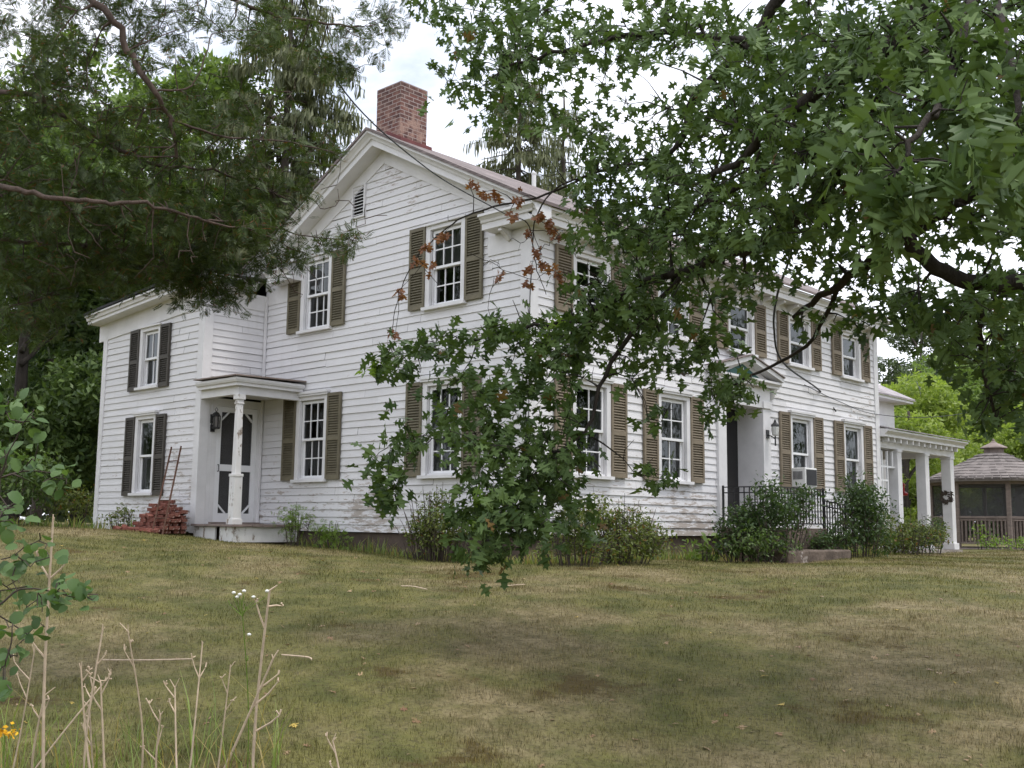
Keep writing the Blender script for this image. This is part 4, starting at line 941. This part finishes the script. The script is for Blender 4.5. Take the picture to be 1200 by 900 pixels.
# bare hanging twigs with dead leaves in front of the gable
DEADP = [(640,262),(578,225),(612,228),(555,215),(515,266),(502,285),(494,300),(500,312),(470,340),(459,390),(622,268),(630,292),(625,310),(648,270),(590,315),(640,306),(628,330),(655,275),(652,318),(634,250),(606,246),(566,222)]
dead_limb = [at(700,200,9.3), at(640,228,9.6), at(570,245,10.0), at(530,262,10.2), at(490,300,10.3), at(468,345,10.4), at(458,392,10.4)]
sk.limb([at(780,190,8.8), at(720,196,9.2), at(690,205,9.3)], .018, .012, 6)
sk.limb(dead_limb, .012, .003, 5)
sk.limb([at(690,205,9.3), at(650,222,9.5), at(626,262,9.6), at(628,310,9.6), at(640,345,9.5)], .010, .003, 5)
dt = np.array([at(x+rng.normal(0,3), y+rng.normal(0,3), 10.0+.05*rng.normal() if x < 560 else 9.6+.05*rng.normal()) for x, y in DEADP])
sk.reach(dt, .003, .006, .02)
bare = pix_blobs([(720,110,60,60,8.8,.6,50),(690,190,60,50,9.0,.6,50),(850,200,90,60,7.4,.8,40),(600,330,60,60,9.5,.4,22),(660,300,50,60,9.3,.5,26),(700,260,60,60,9.2,.6,30),(540,300,50,60,10.1,.3,8),(690,420,60,90,8.9,.5,24),(780,480,60,60,8.9,.4,12)])
sk.reach(bare, .003, .006, .02)
sk.build('trunk', MT['bark_dark'], oak)
rel = tips-CAM; tv_ = 450-CF*(rel@UPV)/(rel@FWD); upper = tv_ < 335
p0, d0 = leaves_at(tips[upper], 6, .26, .75); p1, d1 = leaves_at(tips[~upper], 5, .22, .6); p2, d2 = leaves_at(over, 6, .5); p3, d3 = leaves_at(ntips, 6, .20, 1.1)
pos = np.vstack([p0, p1, p2, p3]); D = np.vstack([d0, d1, d2, d3])
scl = np.concatenate([rng.uniform(.072, .135, len(p0)), rng.uniform(.085, .155, len(p1)), rng.uniform(.13, .20, len(p2)), rng.uniform(.11,.17,len(p3))])
U0 = np.repeat(UPW[None], len(D), 0); U0[-len(d3):] = -.8*FWD+.35*UPW
X, Y, Z = frames(D, U0, .95)
scatter('crown', OAK_V, OAK_F, pos, X, Y, Z, scl, MT['oak'], oak)
p, d = leaves_at(dt, 7, .07, .8); d = unit(d+np.array([0,0,-.8])); X, Y, Z = frames(d, UPW, 1.2)
scatter('dead_leaves', OAK_V, OAK_F, p, X, Y, Z, rng.uniform(.06,.11,len(p)), MT['dead'], oak)
p, d = leaves_at(pix_blobs([(576,583,18,12,8.4,.1,4),(568,610,12,8,8.4,.1,3),(440,432,8,8,9.3,.1,2),(640,385,14,8,9.2,.1,2)]), 6, .14); X, Y, Z = frames(d, UPW, .5)
scatter('new_leaves', OAK_V, OAK_F, p, X, Y, Z, rng.uniform(.08,.12,len(p)), MT['bright'], oak)
# ------------------------------------------------------------------ the cedar at the left
ced_base = ld(-5.6, 8.2)
ced = empty('cedar_tree', ced_base, 'dark feathery cedar reaching into the picture from the left edge', 'tree')
sk = Skel()
sk.limb([ced_base-np.array([0,0,.3]), ced_base+np.array([.1,0,3]), ced_base+np.array([0,.1,6]), ced_base+np.array([.1,.1,9.5])], .26, .05, 10)
tr_at = lambda h: ced_base+np.array([.05,.05,h])
for pts, a, b in [([tr_at(3.1), at(-60,205,7.4), at(0,218,6.5), at(60,232,6.4), at(120,236,6.4), at(180,240,6.5), at(240,258,6.8), at(292,268,7.0)], .042, .008),
                  ([tr_at(4.8), at(20,-40,7.0), at(110,0,6.6), at(150,55,6.6), at(178,105,6.6), at(200,140,6.7), at(207,185,6.8)], .055, .014),
                  ([tr_at(2.6), at(-40,290,7.6), at(40,285,7.6), at(130,290,7.7), at(220,310,7.9), at(300,330,8.0)], .04, .007),
                  ([at(178,105,6.6), at(225,100,6.7), at(248,40,6.9)], .014, .005),
                  ([at(200,140,6.7), at(260,160,7.0), at(330,165,7.5), at(400,180,8)], .016, .006),
                  ([at(240,258,6.8), at(310,262,7.6), at(350,275,8.0), at(420,283,8.2)], .014, .004),
                  ([tr_at(5.2), at(100,-60,7.5), at(220,-20,7.6), at(330,20,7.8), at(420,30,8.2)], .05, .008),
                  ([tr_at(3.9), at(0,110,7.4), at(80,140,7.4), at(170,190,7.5), at(250,200,7.6), at(340,235,7.9)], .045, .007),
                  ([tr_at(2.2), at(-60,380,7.4), at(10,360,7.5), at(70,345,7.6)], .03, .007)]:
    sk.limb(pts, a*.55, b*.7, 8)
CB = [(60,40,90,60,7.2,1.0,76),(180,40,90,56,7.3,1.0,58),(300,30,70,46,7.7,.8,34),(390,60,52,46,8.2,.6,30),(70,140,90,60,7.3,1.0,108),(190,150,80,60,7.4,.9,84),(300,150,60,70,7.7,.7,38),(360,180,44,60,8.0,.5,22),
      (60,235,90,40,7.3,.9,130),(170,245,90,42,7.4,.9,150),(270,270,80,36,7.6,.8,120),(60,310,80,40,7.5,.8,84),(160,315,80,30,7.7,.7,84),(250,330,60,20,7.9,.5,40),(330,300,40,18,8.0,.4,18),(225,350,26,20,7.9,.4,11),(262,345,30,14,7.9,.3,10),(385,283,34,8,8.1,.3,12),(300,235,50,30,7.7,.6,44),
      (40,370,60,30,7.6,.6,30),(-60,200,80,200,7.4,1.2,160),(120,-40,160,50,7.4,1.2,120),(440,25,40,30,8.4,.4,16)]
off_ = ell_pts(ced_base+np.array([-.3,-.2,5.8]), (2.4,2.4,3.2), 150); rel = off_-CAM; dz_ = rel@FWD
off_ = off_[(600+CF*(rel@RGT)/dz_) < -60]
for q in off_[:14]: sk.limb([tr_at(max(2.2, q[2]-ced_base[2]-.5)), (q+tr_at(max(2.2, q[2]-ced_base[2]-.3)))/2, q], .03, .006, 6)
tips = np.vstack([pix_blobs(CB), off_]); sk.reach(tips, .003, .012, .05, 3)
bare = pix_blobs([(345,330,40,50,8.0,.3,14),(400,250,50,50,8.2,.3,14),(330,220,60,50,7.9,.4,18),(140,280,120,60,6.9,.5,90),(120,180,110,60,6.9,.5,50),(300,120,70,60,7.6,.4,30)])
sk.reach(bare, .0035, .006, .02)
sk.build('trunk', MT['bark_red'], ced)
tips = tips[rng.random(len(tips)) < .85]; p, d = leaves_at(tips, 11, .15, .15); X, Y, Z = frames(d, UPW, .6)
scatter('foliage', FR_V, FR_F, p, X, Y, Z, rng.uniform(.065,.135,len(p)), MT['cedar'], ced)
# ------------------------------------------------------------------ trees behind
def back_tree(name, cat, label, px, dep, h, crown, mat, bark, leaf, n, trunk_r=.22, gap=.0, group=None, lobes=16, py=None):
    b = at(px, 620, dep); b = np.array([b[0], b[1], gz(b[0], b[1])]); o = empty(name, b, label, cat, group)
    cx, cz, rx, rz = crown; sk = Skel()
    sk.limb([b-np.array([0,0,.3]), b+np.array([rng.normal(0,.15),rng.normal(0,.15),h*.45]), b+np.array([rng.normal(0,.3),rng.normal(0,.3),h*.9])], trunk_r, trunk_r*.2, 8)
    C = ell_pts(b+np.array([0,0,cz]), (rx*.8, rx*.8, rz*.8), lobes, .6)
    for c in C[:10]:
        a = b+np.array([0,0,max(h*.25, min(c[2]-b[2]-rx*.5, h*.8))]); sk.limb([a, (a+c)/2+np.array([0,0,.2]), c], trunk_r*.35, .02, 6)
    sk.build('trunk', bark, o)
    per = n//lobes; P = np.vstack([ell_pts(c, np.array([1,1,.75])*rx*rng.uniform(.26,.46), per, .5) for c in C])
    D = unit(rng.normal(0,1,(len(P),3))); X, Y, Z = frames(D, UPW, .9)
    scatter('crown', CL_V, CL_F, P, X, Y, Z, leaf*rng.uniform(.7,1.35,len(P)), mat, o); return o
def spruce(label, px, dep, h, spread, n, seed_r=.22, low=.18):
    b = at(px, 620, dep); b = np.array([b[0], b[1], gz(b[0], b[1])]); o = empty('spruce_tree', b, label, 'tree', 'tall spruces behind the house')
    sk = Skel(); sk.limb([b, b+np.array([.05,0,h*.5]), b+np.array([0,0,h])], seed_r, .03, 8)
    P, D = [], []
    z = h*low
    while z < h*.985:
        f = (z-h*low)/(h*(1-low)); L = spread*(1-f)**.75*(.75+.4*rng.random())+.25
        for k in range(5):
            a = rng.uniform(0, 6.283); dr = np.array([math.cos(a), math.sin(a), 0]); l = L*rng.uniform(.6, 1.1)
            pts = [b+np.array([0,0,z])+dr*l*t+np.array([0,0,(.10*t-.55*t*t+.25*t**3)*l]) for t in np.linspace(0,1,6)]
            sk.mb.tube(pts, [.035*(1-f*.6)*(1-t*.8)+.006 for t in np.linspace(0,1,6)], 4, cap=False)
            m = max(3, int(n*l))
            for q in range(m):
                t = .15+.85*rng.random(); i = min(int(t*5), 4); p_ = pts[i]+(pts[i+1]-pts[i])*(t*5-i); side = rng.normal(0,1)
                P.append(p_+np.array([-dr[1], dr[0], 0])*side*.22*l*(1-t*.4)*.6+np.array([0,0,-abs(side)*.10])); D.append(dr*.7+np.array([-dr[1], dr[0], 0])*side*.9)
        z += h*.030
    sk.build('trunk', MT['bark'], o); P = np.array(P); D = np.array(D)+rng.normal(0,.2,(len(P),3)); D[:,2] = -.15; X, Y, Z = frames(D, UPW, .15)
    scatter('foliage', HG_V, HG_F, P, X, Y, Z, rng.uniform(.25,.55,len(P)), MT['spruce'], o); return o
spruce('tall open spruce with a bare grey trunk rising left of the brick chimney', 316, 30, 19, 3.6, 15)
spruce('tall drooping spruce rising behind the roof just right of the chimney', 603, 34, 17, 2.9, 10)
spruce('spruce half hidden by oak leaves behind the right end of the roof ridge', 658, 38, 16.5, 2.8, 8)
G1 = 'leafy trees behind the wing'
back_tree('broadleaf_tree', 'tree', 'bright green broadleaf tree at the upper left behind the cedar', 170, 32, 15, (0,9.5,5.0,6.0), MT['maple'], MT['bark'], .30, 7200, group=G1, lobes=24)
back_tree('broadleaf_tree', 'tree', 'light green tree standing directly behind the low wing roof', 290, 36, 13, (0,8.5,4.6,4.8), MT['maple'], MT['bark'], .30, 5200, group=G1, lobes=20)
back_tree('broadleaf_tree', 'tree', 'dark shade tree at the far left edge beyond the wing', 10, 27, 11, (0,5.6,3.9,5.4), MT['maple_dark'], MT['bark_dark'], .26, 6000, group=G1, lobes=20)
back_tree('broadleaf_tree', 'tree', 'dark leafy tree filling the gap just left of the wing wall', 88, 30, 9, (0,4.4,2.6,4.2), MT['maple_dark'], MT['bark_dark'], .24, 4200, group=G1, lobes=16)
back_tree('broadleaf_tree', 'tree', 'tall green tree behind the cedar above the far left edge', 40, 40, 18, (0,11,5.6,7), MT['maple'], MT['bark'], .34, 6400, group=G1, lobes=24)
G2 = 'trees beyond the gazebo'
back_tree('broadleaf_tree', 'tree', 'yellow green sunlit tree right behind the side porch roof', 1085, 44, 7, (0,4.2,3.0,2.9), MT['yellow_leaf'], MT['bark'], .26, 5200, group=G2, lobes=18)
back_tree('broadleaf_tree', 'tree', 'low yellow green tree behind the gazebo roof', 1180, 47, 6.5, (0,3.8,3.0,2.6), MT['yellow_leaf'], MT['bark'], .26, 4200, group=G2, lobes=16)
back_tree('broadleaf_tree', 'tree', 'mid green tree above the gazebo at the right edge', 1195, 54, 12, (0,7.2,4.4,4.4), MT['maple'], MT['bark'], .32, 4600, group=G2, lobes=18)
back_tree('pine_tree', 'tree', 'grey green pine far beyond the porch right of the house end', 1085, 70, 15.5, (0,11.2,3.6,4.6), MT['far_leaf'], MT['bark'], .34, 2600, group=G2, lobes=18)
back_tree('broadleaf_tree', 'tree', 'hazy green tree far behind the yellow green ones', 1130, 62, 11.5, (0,7,4.2,4.2), MT['far_leaf'], MT['bark'], .34, 3800, group=G2, lobes=18)
back_tree('broadleaf_tree', 'tree', 'leafy tree seen low between the white porch columns', 1062, 36, 5, (0,2.4,1.9,2.2), MT['yellow_leaf'], MT['bark'], .2, 3200, group=G2, lobes=14)
for lat_, dep_, lab in ((-19.5, 15, 'big shade tree standing beyond the left edge facing the gable windows'), (19.5, 16.5, 'big shade tree standing beyond the right edge facing the front windows')):
    g_ = ld(lat_, dep_); v_ = g_-CAM; D_ = float(v_@FWD)
    back_tree('shade_tree', 'tree', lab, 600+CF*float(v_@RGT)/D_, D_, 14, (0,8,4.6,5.5), MT['maple_dark'], MT['bark_dark'], .34, 4200, group='shade trees beside the lawn', lobes=18)
# far woods: one mass that reads as a backdrop
P = []
for a0, a1, dep, hh, n in ((-420, 420, 62, 11, 5200), (980, 1500, 78, 9.5, 4200), (420, 980, 80, 6, 1500)):
    px = rng.uniform(a0, a1, n); dd_ = dep+rng.uniform(0, 10, n); top_ = hh*(.72+.28*np.sin(px*.021)*np.sin(px*.0083+1)); 
    for x, d_, tp in zip(px, dd_, top_):
        q = at(x, 620, d_); P.append((q[0], q[1], gz(q[0], q[1])+tp*rng.random()**.8))
for az in np.linspace(math.radians(42), math.radians(318), 6000):  # unseen ring of woods around the camera, added for the window reflections
    r_ = rng.uniform(52, 62); hh = 13*(.7+.3*math.sin(az*11)*math.sin(az*4.3+1)); q = ld(r_*math.sin(az), r_*math.cos(az)); P.append((q[0], q[1], q[2]+hh*rng.random()**.8))
P = np.array(P); D = unit(rng.normal(0,1,(len(P),3))); X, Y, Z = frames(D, UPW, .9)
tag(scatter('far_woods', CL_V, CL_F, P, X, Y, Z, rng.uniform(.8,1.5,len(P)), MT['far_leaf']), 'distant green woods closing the view behind the yard', 'woods', None, 'stuff')
# ------------------------------------------------------------------ shrubs
def shrub(name, label, c, rx, ry, h, leaf, n, mat, stems=9, group=None, tv=LEAF_V, tf=LEAF_F, base=.12, cat='shrub', bias=0.0, cl=6):
    c = np.array([c[0], c[1], gz(c[0], c[1])]); o = empty(name, c, label, cat, group); sk = Skel(); tips = []
    for i in range(stems):
        a = rng.uniform(0, 6.283); r = rng.random()**.5; t = c+np.array([math.cos(a)*rx*r, math.sin(a)*ry*r, h*(1-.45*r*r)*rng.uniform(.75,1.08)])
        s0 = c+np.array([math.cos(a)*rx*.55*r, math.sin(a)*ry*.55*r, -.05]); sk.limb([s0, (s0+t)/2+np.array([0,0,.08*h]), t], .010, .003, 5)
    m = n//cl; nl = 9; cl_ = []
    for i in range(nl):
        a = rng.uniform(0, 6.283); r = rng.random()**.6*.72; hh = h*rng.uniform(.30, .86)*(1-.25*r)
        d = unit(rng.normal(0,1,(m//nl,3))); q = rng.random((m//nl,1))**(1/2.2); f = rng.uniform(.30,.52)
        cl_.append(c+np.array([math.cos(a)*rx*r, math.sin(a)*ry*r, hh])+d*q*np.array([max(rx,.25)*f*1.1, max(ry,.25)*f*1.1, h*f*.62]))
    tips = np.vstack(cl_)
    tips = tips[tips[:,2] > c[2]+.03]
    sk.reach(tips, .002, .005, .05); sk.build('stems', MT['twig'], o)
    p, D = leaves_at(tips, cl, leaf*2.2, .15); p[:,2] = np.maximum(p[:,2], gz(p[:,0], p[:,1])+.03); X, Y, Z = frames(D, UPW, .6)
    scatter('leaves', tv, tf, p, X, Y, Z, leaf*rng.uniform(.6,1.2,len(p)), mat, o); return o
gp = lambda px, dx: ground_at(px, 640)*0+on_plane(px, 640, 'x', dx)
shrub('shrub', 'sparse twiggy shrub with yellowing leaves at the gable wall', (-1.15,-.75), .85, .45, 1.12, .06, 2500, MT['forsythia'], 44)
shrub('shrub', 'broad yellow green shrub below the first two front windows', on_plane(728,640,'x',.95), .55, 1.0, 1.05, .06, 3800, MT['forsythia'], 34)
shrub('shrub', 'low bushy shrub between the hanging oak branch and the front windows', on_plane(675,640,'x',1.1), .5, .7, .85, .06, 2000, MT['forsythia'], 20)
shrub('shrub', 'dark glossy shrub growing over the front of the iron railing', on_plane(908,640,'x',1.45), .48, 1.25, 1.55, .085, 3000, MT['shrub'], 18, base=.1)
shrub('shrub', 'small dark shrub at the left end of the iron railing', on_plane(866,640,'x',1.25), .36, .6, 1.0, .075, 1200, MT['shrub'], 10)
shrub('shrub', 'dark shrub under the far front window right of the railing', on_plane(1004,640,'x',1.3), .58, 1.35, 1.64, .085, 3900, MT['shrub'], 18, base=.1)
shrub('shrub', 'low leafy shrub at the foot of the entry steps behind the stone slab', on_plane(966,640,'x',1.35), .28, .5, .62, .07, 800, MT['shrub'], 9)
shrub('shrub', 'low spreading dark shrub hiding the entry stoop base', on_plane(885,650,'x',1.5), .4, 1.3, .62, .07, 2200, MT['maple_dark'], 12)
shrub('shrub', 'low dense green shrub in front of the first porch columns', on_plane(1062,640,'x',.9), .6, 1.7, .95, .075, 3800, MT['forsythia'], 16)
shrub('shrub', 'rounded green shrub at the foot of the middle porch column', on_plane(1088,640,'x',.7), .5, .7, .9, .07, 1500, MT['shrub'], 12)
shrub('leafy_plant', 'bright green broad leaved plant beside the entry shrubs', on_plane(826,652,'x',1.0), .22, .5, .42, .12, 170, MT['maple'], 8, cat='plant', cl=4)
shrub('fern', 'light green fern in the corner by the kitchen porch', (-4.95,-.5), .42, .3, .75, .10, 300, MT['bright'], 9, tv=FR_V, tf=FR_F, cat='fern', cl=5)
shrub('fern', 'small fern at the gable wall foundation right of the porch', (-4.1,-.45), .45, .28, .50, .10, 300, MT['bright'], 9, tv=FR_V, tf=FR_F, cat='fern', cl=5)
shrub('weed_clump', 'small weeds around the left side of the brick heap', (-8.45,-1.9), .3, .3, .55, .07, 260, MT['forsythia'], 8, cat='weeds')
shrub('shrub', 'dark undergrowth shrub at the left edge behind the lawn', at(20,600,23), 1.6, 1.2, 1.7, .12, 2200, MT['maple_dark'], 14)
shrub('shrub', 'yellow green undergrowth shrub left of the wing corner', at(85,600,24), 1.0, .8, .95, .10, 1000, MT['forsythia'], 12)
shrub('flower_bed', 'low bed of orange flowers beside the gazebo', at(1185,643,29), .9, .7, .35, .08, 500, MT['bright'], 12, cat='flowers')
shrub('leafy_plant', 'thin upright weed beside the gazebo railing', at(1150,640,30), .25, .25, .8, .08, 120, MT['bright'], 6, cat='plant', cl=4)
# ------------------------------------------------------------------ foreground weeds
vb = ld(-2.35, 4.1)
vo = empty('vine_shrub', vb, 'green shrub with round leaves leaning in at the left edge', 'shrub'); sk = Skel()
root = vb.copy()
for pts in ([root, at(-40,700,4.1), at(-10,590,4.1), at(20,510,4.1), at(40,480,4.1)], [root, at(-30,760,3.9), at(10,700,3.9), at(40,690,3.9), at(90,700,3.9)], [root, at(-60,640,4.3), at(0,560,4.3), at(75,555,4.3)], [root, at(-40,800,3.8), at(5,780,3.8), at(15,730,3.8)], [at(0,560,4.3), at(-10,500,4.3), at(10,470,4.3)]):
    sk.limb(pts, .006, .002, 5)
tips = pix_blobs([(15,490,26,22,4.1,.2,9),(15,540,30,26,4.2,.2,11),(60,560,24,10,4.2,.1,5),(10,610,26,30,4.1,.2,12),(40,640,26,20,4.0,.1,7),(10,680,28,30,4.0,.2,11),(60,700,36,24,3.9,.15,12),(95,690,14,14,3.9,.1,3),(12,745,24,30,3.9,.2,9),(40,735,20,14,3.9,.1,4),(4,800,16,30,3.8,.2,5)])
sk.reach(tips, .002, .004, .05); sk.build('stems', MT['twig'], vo)
p, d = leaves_at(tips, 3, .08, .3); X, Y, Z = frames(d, UPW+.6*np.array([H_F[0]*-1, -H_F[1], 0]), .4)
scatter('leaves', ROUND_V, ROUND_F, p, X, Y, Z, rng.uniform(.030,.064,len(p)), MT['vine'], vo)
def stalk(px, py, pb, dep, fork, label, group=None, r=.007, lean=0, pyb=960, mat='straw', name='dry_stalk', cat='weed'):
    """a dead stem: tip pixel (px,py), foot pixel pb, forked like an old milkweed or evening primrose"""
    b = at(pb, pyb, dep); b[2] = min(b[2], gz(b[0], b[1]))-.02; t = at(px, py, dep+rng.normal(0,.12)); m = MB()
    mid = (b+t)/2+rng.normal(0,.024,3); pts = curve([b, mid, t], 5); m.tube(pts, np.linspace(r, r*.55, len(pts)), 6)
    for (f, dx, dy) in fork:
        a = b+(t-b)*f; 
        for q in pts[::-1]:
            if q[2] <= a[2]+.02: a = q; break
        e = a+RGT*dx+UPV*dy+rng.normal(0,.01,3); m.tube([a, (a+e)/2+UPV*.004+RGT*dx*.12, e], [r*.6, r*.5, r*.3], 5)
        for k in range(3): u = e+rng.normal(0,.008,3); m.tube([e, u+UPV*.012], [r*.4, r*.55], 4)
    for k in range(2): m.tube([t, t+RGT*rng.normal(0,.018)+UPV*rng.uniform(.01,.04)], [r*.5, r*.3], 4)
    L = np.array(b); m.v = [tuple(np.array(v)-L) for v in m.v]; o = m.build(name, MT[mat], None, L); return tag(o, label, cat, group)
GS = 'dry weed stalks at the lower left'; LB = 'dry bare tan weed stalk with a forked tip at the lower left of the lawn'
stalk(316, 692, 293, 5.2, [(.86,-.045,.13),(.97,.05,.02),(.40,.14,.10)], 'tallest dry stalk standing apart right of the weed patch', None, .0092)
stalk(320, 772, 232, 5.0, [(.75,.12,.11),(.88,.06,.05)], 'dry stalk leaning far to the right across the tallest stalk', None, .0078)
stalk(62, 612, 55, 4.3, [(.9,-.05,.10),(.84,.06,.05),(.7,-.06,.08)], 'tall reddish dry stalk in front of the round leaved shrub', None, .0076)
for i, (px, py, pb, fk) in enumerate([(150,740,152,[(.86,-.03,.09)]),(118,800,122,[(.8,-.05,.08)]),(237,757,238,[(.9,.02,.05)]),(270,782,246,[(.8,.03,.06)]),(95,785,88,[(.75,.04,.11)]),(120,740,112,[(.8,-.02,.08)]),
                                      (188,838,176,[(.7,-.04,.06),(.8,.02,.07)]),(205,806,200,[(.85,-.03,.06)]),(52,815,70,[(.8,.05,.09)]),(130,790,24,[(.95,.02,.02)]),(390,868,385,[(.6,-.02,.06)]),(40,765,44,[(.8,-.04,.1)]),(105,830,104,[(.7,-.03,.07)])]):
    stalk(px, py, pb+rng.normal(0,16), rng.uniform(4.2, 5.2), fk+[(rng.uniform(.82,.95), rng.choice((-1,1))*rng.uniform(.02,.06), rng.uniform(.04,.09))], LB, GS, rng.uniform(.0042,.0064))
wf = stalk(283, 705, 288, 5.1, [(.93,-.05,.05),(.95,.02,.04),(.80,.0,.02)], None, None, .0035, mat='bright', name='stem', cat=None)
wo = empty('white_wildflower', wf.location, 'thin green wildflower with small white heads beside the tallest dry stalk', 'flower'); wf.parent = wo; wf.location = (0,0,0); wf.name = 'stem'
m = MB(); pm_ = MB()
for px, py in ((274,695),(281,697),(286,693),(292,744),(313,693),(297,700),(278,700)):
    c = at(px, py, 5.1)-np.array(wo.location); pm_.tube([at(282,720,5.1)-np.array(wo.location) if py < 730 else at(289,752,5.1)-np.array(wo.location), c+np.array([0,0,-.02]), c], .0014, 4); m.lathe([(.003,-.005),(.009,-.001),(.010,.004),(.004,.008),(.0,.009)], tuple(c), 8)
m.build('flower_heads', MT['flower_w'], wo); pm_.build('flower_stalks', MT['bright'], wo)
yc_ = at(6, 858, 4.4); yb = np.array([yc_[0], yc_[1], gz(yc_[0], yc_[1])]); yo = empty('yellow_wildflower', yb, 'yellow flower at the lower left corner among grass blades', 'flower')
MB().tube([(0,0,-.02), tuple((yc_-yb)*.5+np.array([.01,0,0])), tuple(yc_-yb)], [.004,.003,.0025], 5).build('stem', MT['bright'], yo)
m = MB(); 
for i in range(60):
    c = (yc_-yb)+RGT*rng.normal(0,.025)+UPV*rng.normal(0,.012)+FWD*rng.normal(0,.02); d = unit(rng.normal(0,1,3))*.010; e = np.cross(d, unit(rng.normal(0,1,3)))*.8; m.poly(c-d, c+e, c+d, c-e)
m.build('petals', MT['flower_y'], yo)
# lawn blades, tall blades and litter: uncountable
def blades(name, lat0, lat1, d0, d1, n, h0, h1, wd, mat, label, cat, dens=None):
    dep = d0+(d1-d0)*rng.random(n)**1.35; half = dep*.54; lat = np.clip(rng.uniform(-1,1,n), -1, 1)*half
    if lat0 is not None: lat = rng.uniform(lat0, lat1, n)
    x = CAM[0]+lat*H_R[0]+dep*H_F[0]; y = CAM[1]+lat*H_R[1]+dep*H_F[1]
    ok = ~((x < .1) & (y > -.05) & (x > -W-.2)) & ~((x < -W+.1) & (y > -1.4)) & ~((x > .0) & (x < 1.2) & (y > 4.9) & (y < 7.8))
    if dens is not None: ok &= dens(x, y)
    x, y, dep = x[ok], y[ok], dep[ok]; k = len(x); z = gz(x, y)-.004
    h = rng.uniform(h0, h1, k)*(.65+.7*np.clip(.5+.35*np.sin(x*5.1+2*np.sin(y*3.3))+.35*np.sin(y*6.7+2*np.sin(x*2.9)),0,1)); a = rng.uniform(0, 6.283, k); ww = wd*(.7+.6*rng.random(k))*np.maximum(1, dep/8)
    lean = rng.uniform(.2, 1.0, k)*h; b = a+math.pi/2+rng.normal(0,.25,k)
    p = np.stack([x, y, z], -1); s = np.stack([np.cos(a), np.sin(a), 0*a], -1)*ww[:,None]/2; l = np.stack([np.cos(b)*lean, np.sin(b)*lean, h], -1)
    m1 = p+l*np.array([.35,.35,.6]); V = np.stack([p-s, p+s, m1+s*.7, p+l, m1-s*.7], 1).reshape(-1,3)
    idx = (np.arange(k)*5)[:,None]+np.array([0,1,2,4,4,2,3])[None]
    me = bpy.data.meshes.new(name); me.vertices.add(5*k); me.vertices.foreach_set('co', V.astype(np.float32).ravel()); me.loops.add(7*k); me.loops.foreach_set('vertex_index', idx.astype(np.int32).ravel())
    me.polygons.add(2*k); me.polygons.foreach_set('loop_start', ((np.arange(k)*7)[:,None]+np.array([0,4])[None]).astype(np.int32).ravel()); me.update(calc_edges=True)
    return tag(link(name, me, MT[mat]), label, cat, None, 'stuff')
from mathutils import noise as mn
blades('lawn_grass', None, None, 4.6, 30, 360000, .012, .042, .0032, 'blades', 'short dry mown grass covering the front lawn', 'grass')
blades('tall_grass', -2.9, -1.15, 4.0, 6.0, 520, .12, .40, .007, 'herb_blade', 'long arching grass blades at the lower left corner', 'grass')
blades('wall_grass', None, None, 14, 27, 90000, .06, .24, .006, 'herb_blade', 'unmown grass and weeds along the foot of the house walls', 'grass',
       lambda x, y: ((x > 0) & (x < .55) & (y > -.4) & (y < 11.6)) | ((y < 0) & (y > -.45) & (x > -5.3) & (x < .4)) | ((x < -W) & (y > -1.75)))
n = 360; P = []
for i in range(n):
    q = ground_at(rng.uniform(-30, 1230), 645+255*rng.random()**2.2+ (0 if i % 3 else -12)); P.append(q+np.array([0,0,.012]))
P = np.array(P); ok = (P[:,0] > .3) | (P[:,1] < -1.6) | ((P[:,1] < -.3) & (P[:,0] > -5.4)); P = P[ok]; D = rng.normal(0,1,(len(P),3)); D[:,2] *= .15; X, Y, Z = frames(D, UPW, .25)
tag(scatter('fallen_leaves', OAK_V, OAK_F, P, X, Y, Z, rng.uniform(.022,.075,len(P)), leaf_mat('fallen leaf', (.16,.070,.030), (.36,.25,.14), .1, (.50,.36,.08), .10)), 'scattered brown fallen leaves lying on the lawn', 'leaves', None, 'stuff')
m = MB()
for (x0_, y0_, x1_, y1_) in ((330,772,365,778),(120,778,225,777),(590,690,615,688),(470,690,500,694)):
    a, b = ground_at(x0_, y0_)+np.array([0,0,.03]), ground_at(x1_, y1_)+np.array([0,0,.03]); mid = (a+b)/2+rng.normal(0,.03,3)*np.array([1,1,.2]); m.tube(curve([a, mid, b], 5), .006, 5)
tag(m.build('fallen_twigs', MT['straw']), 'thin dead twigs lying scattered on the lawn', 'twigs', None, 'stuff')
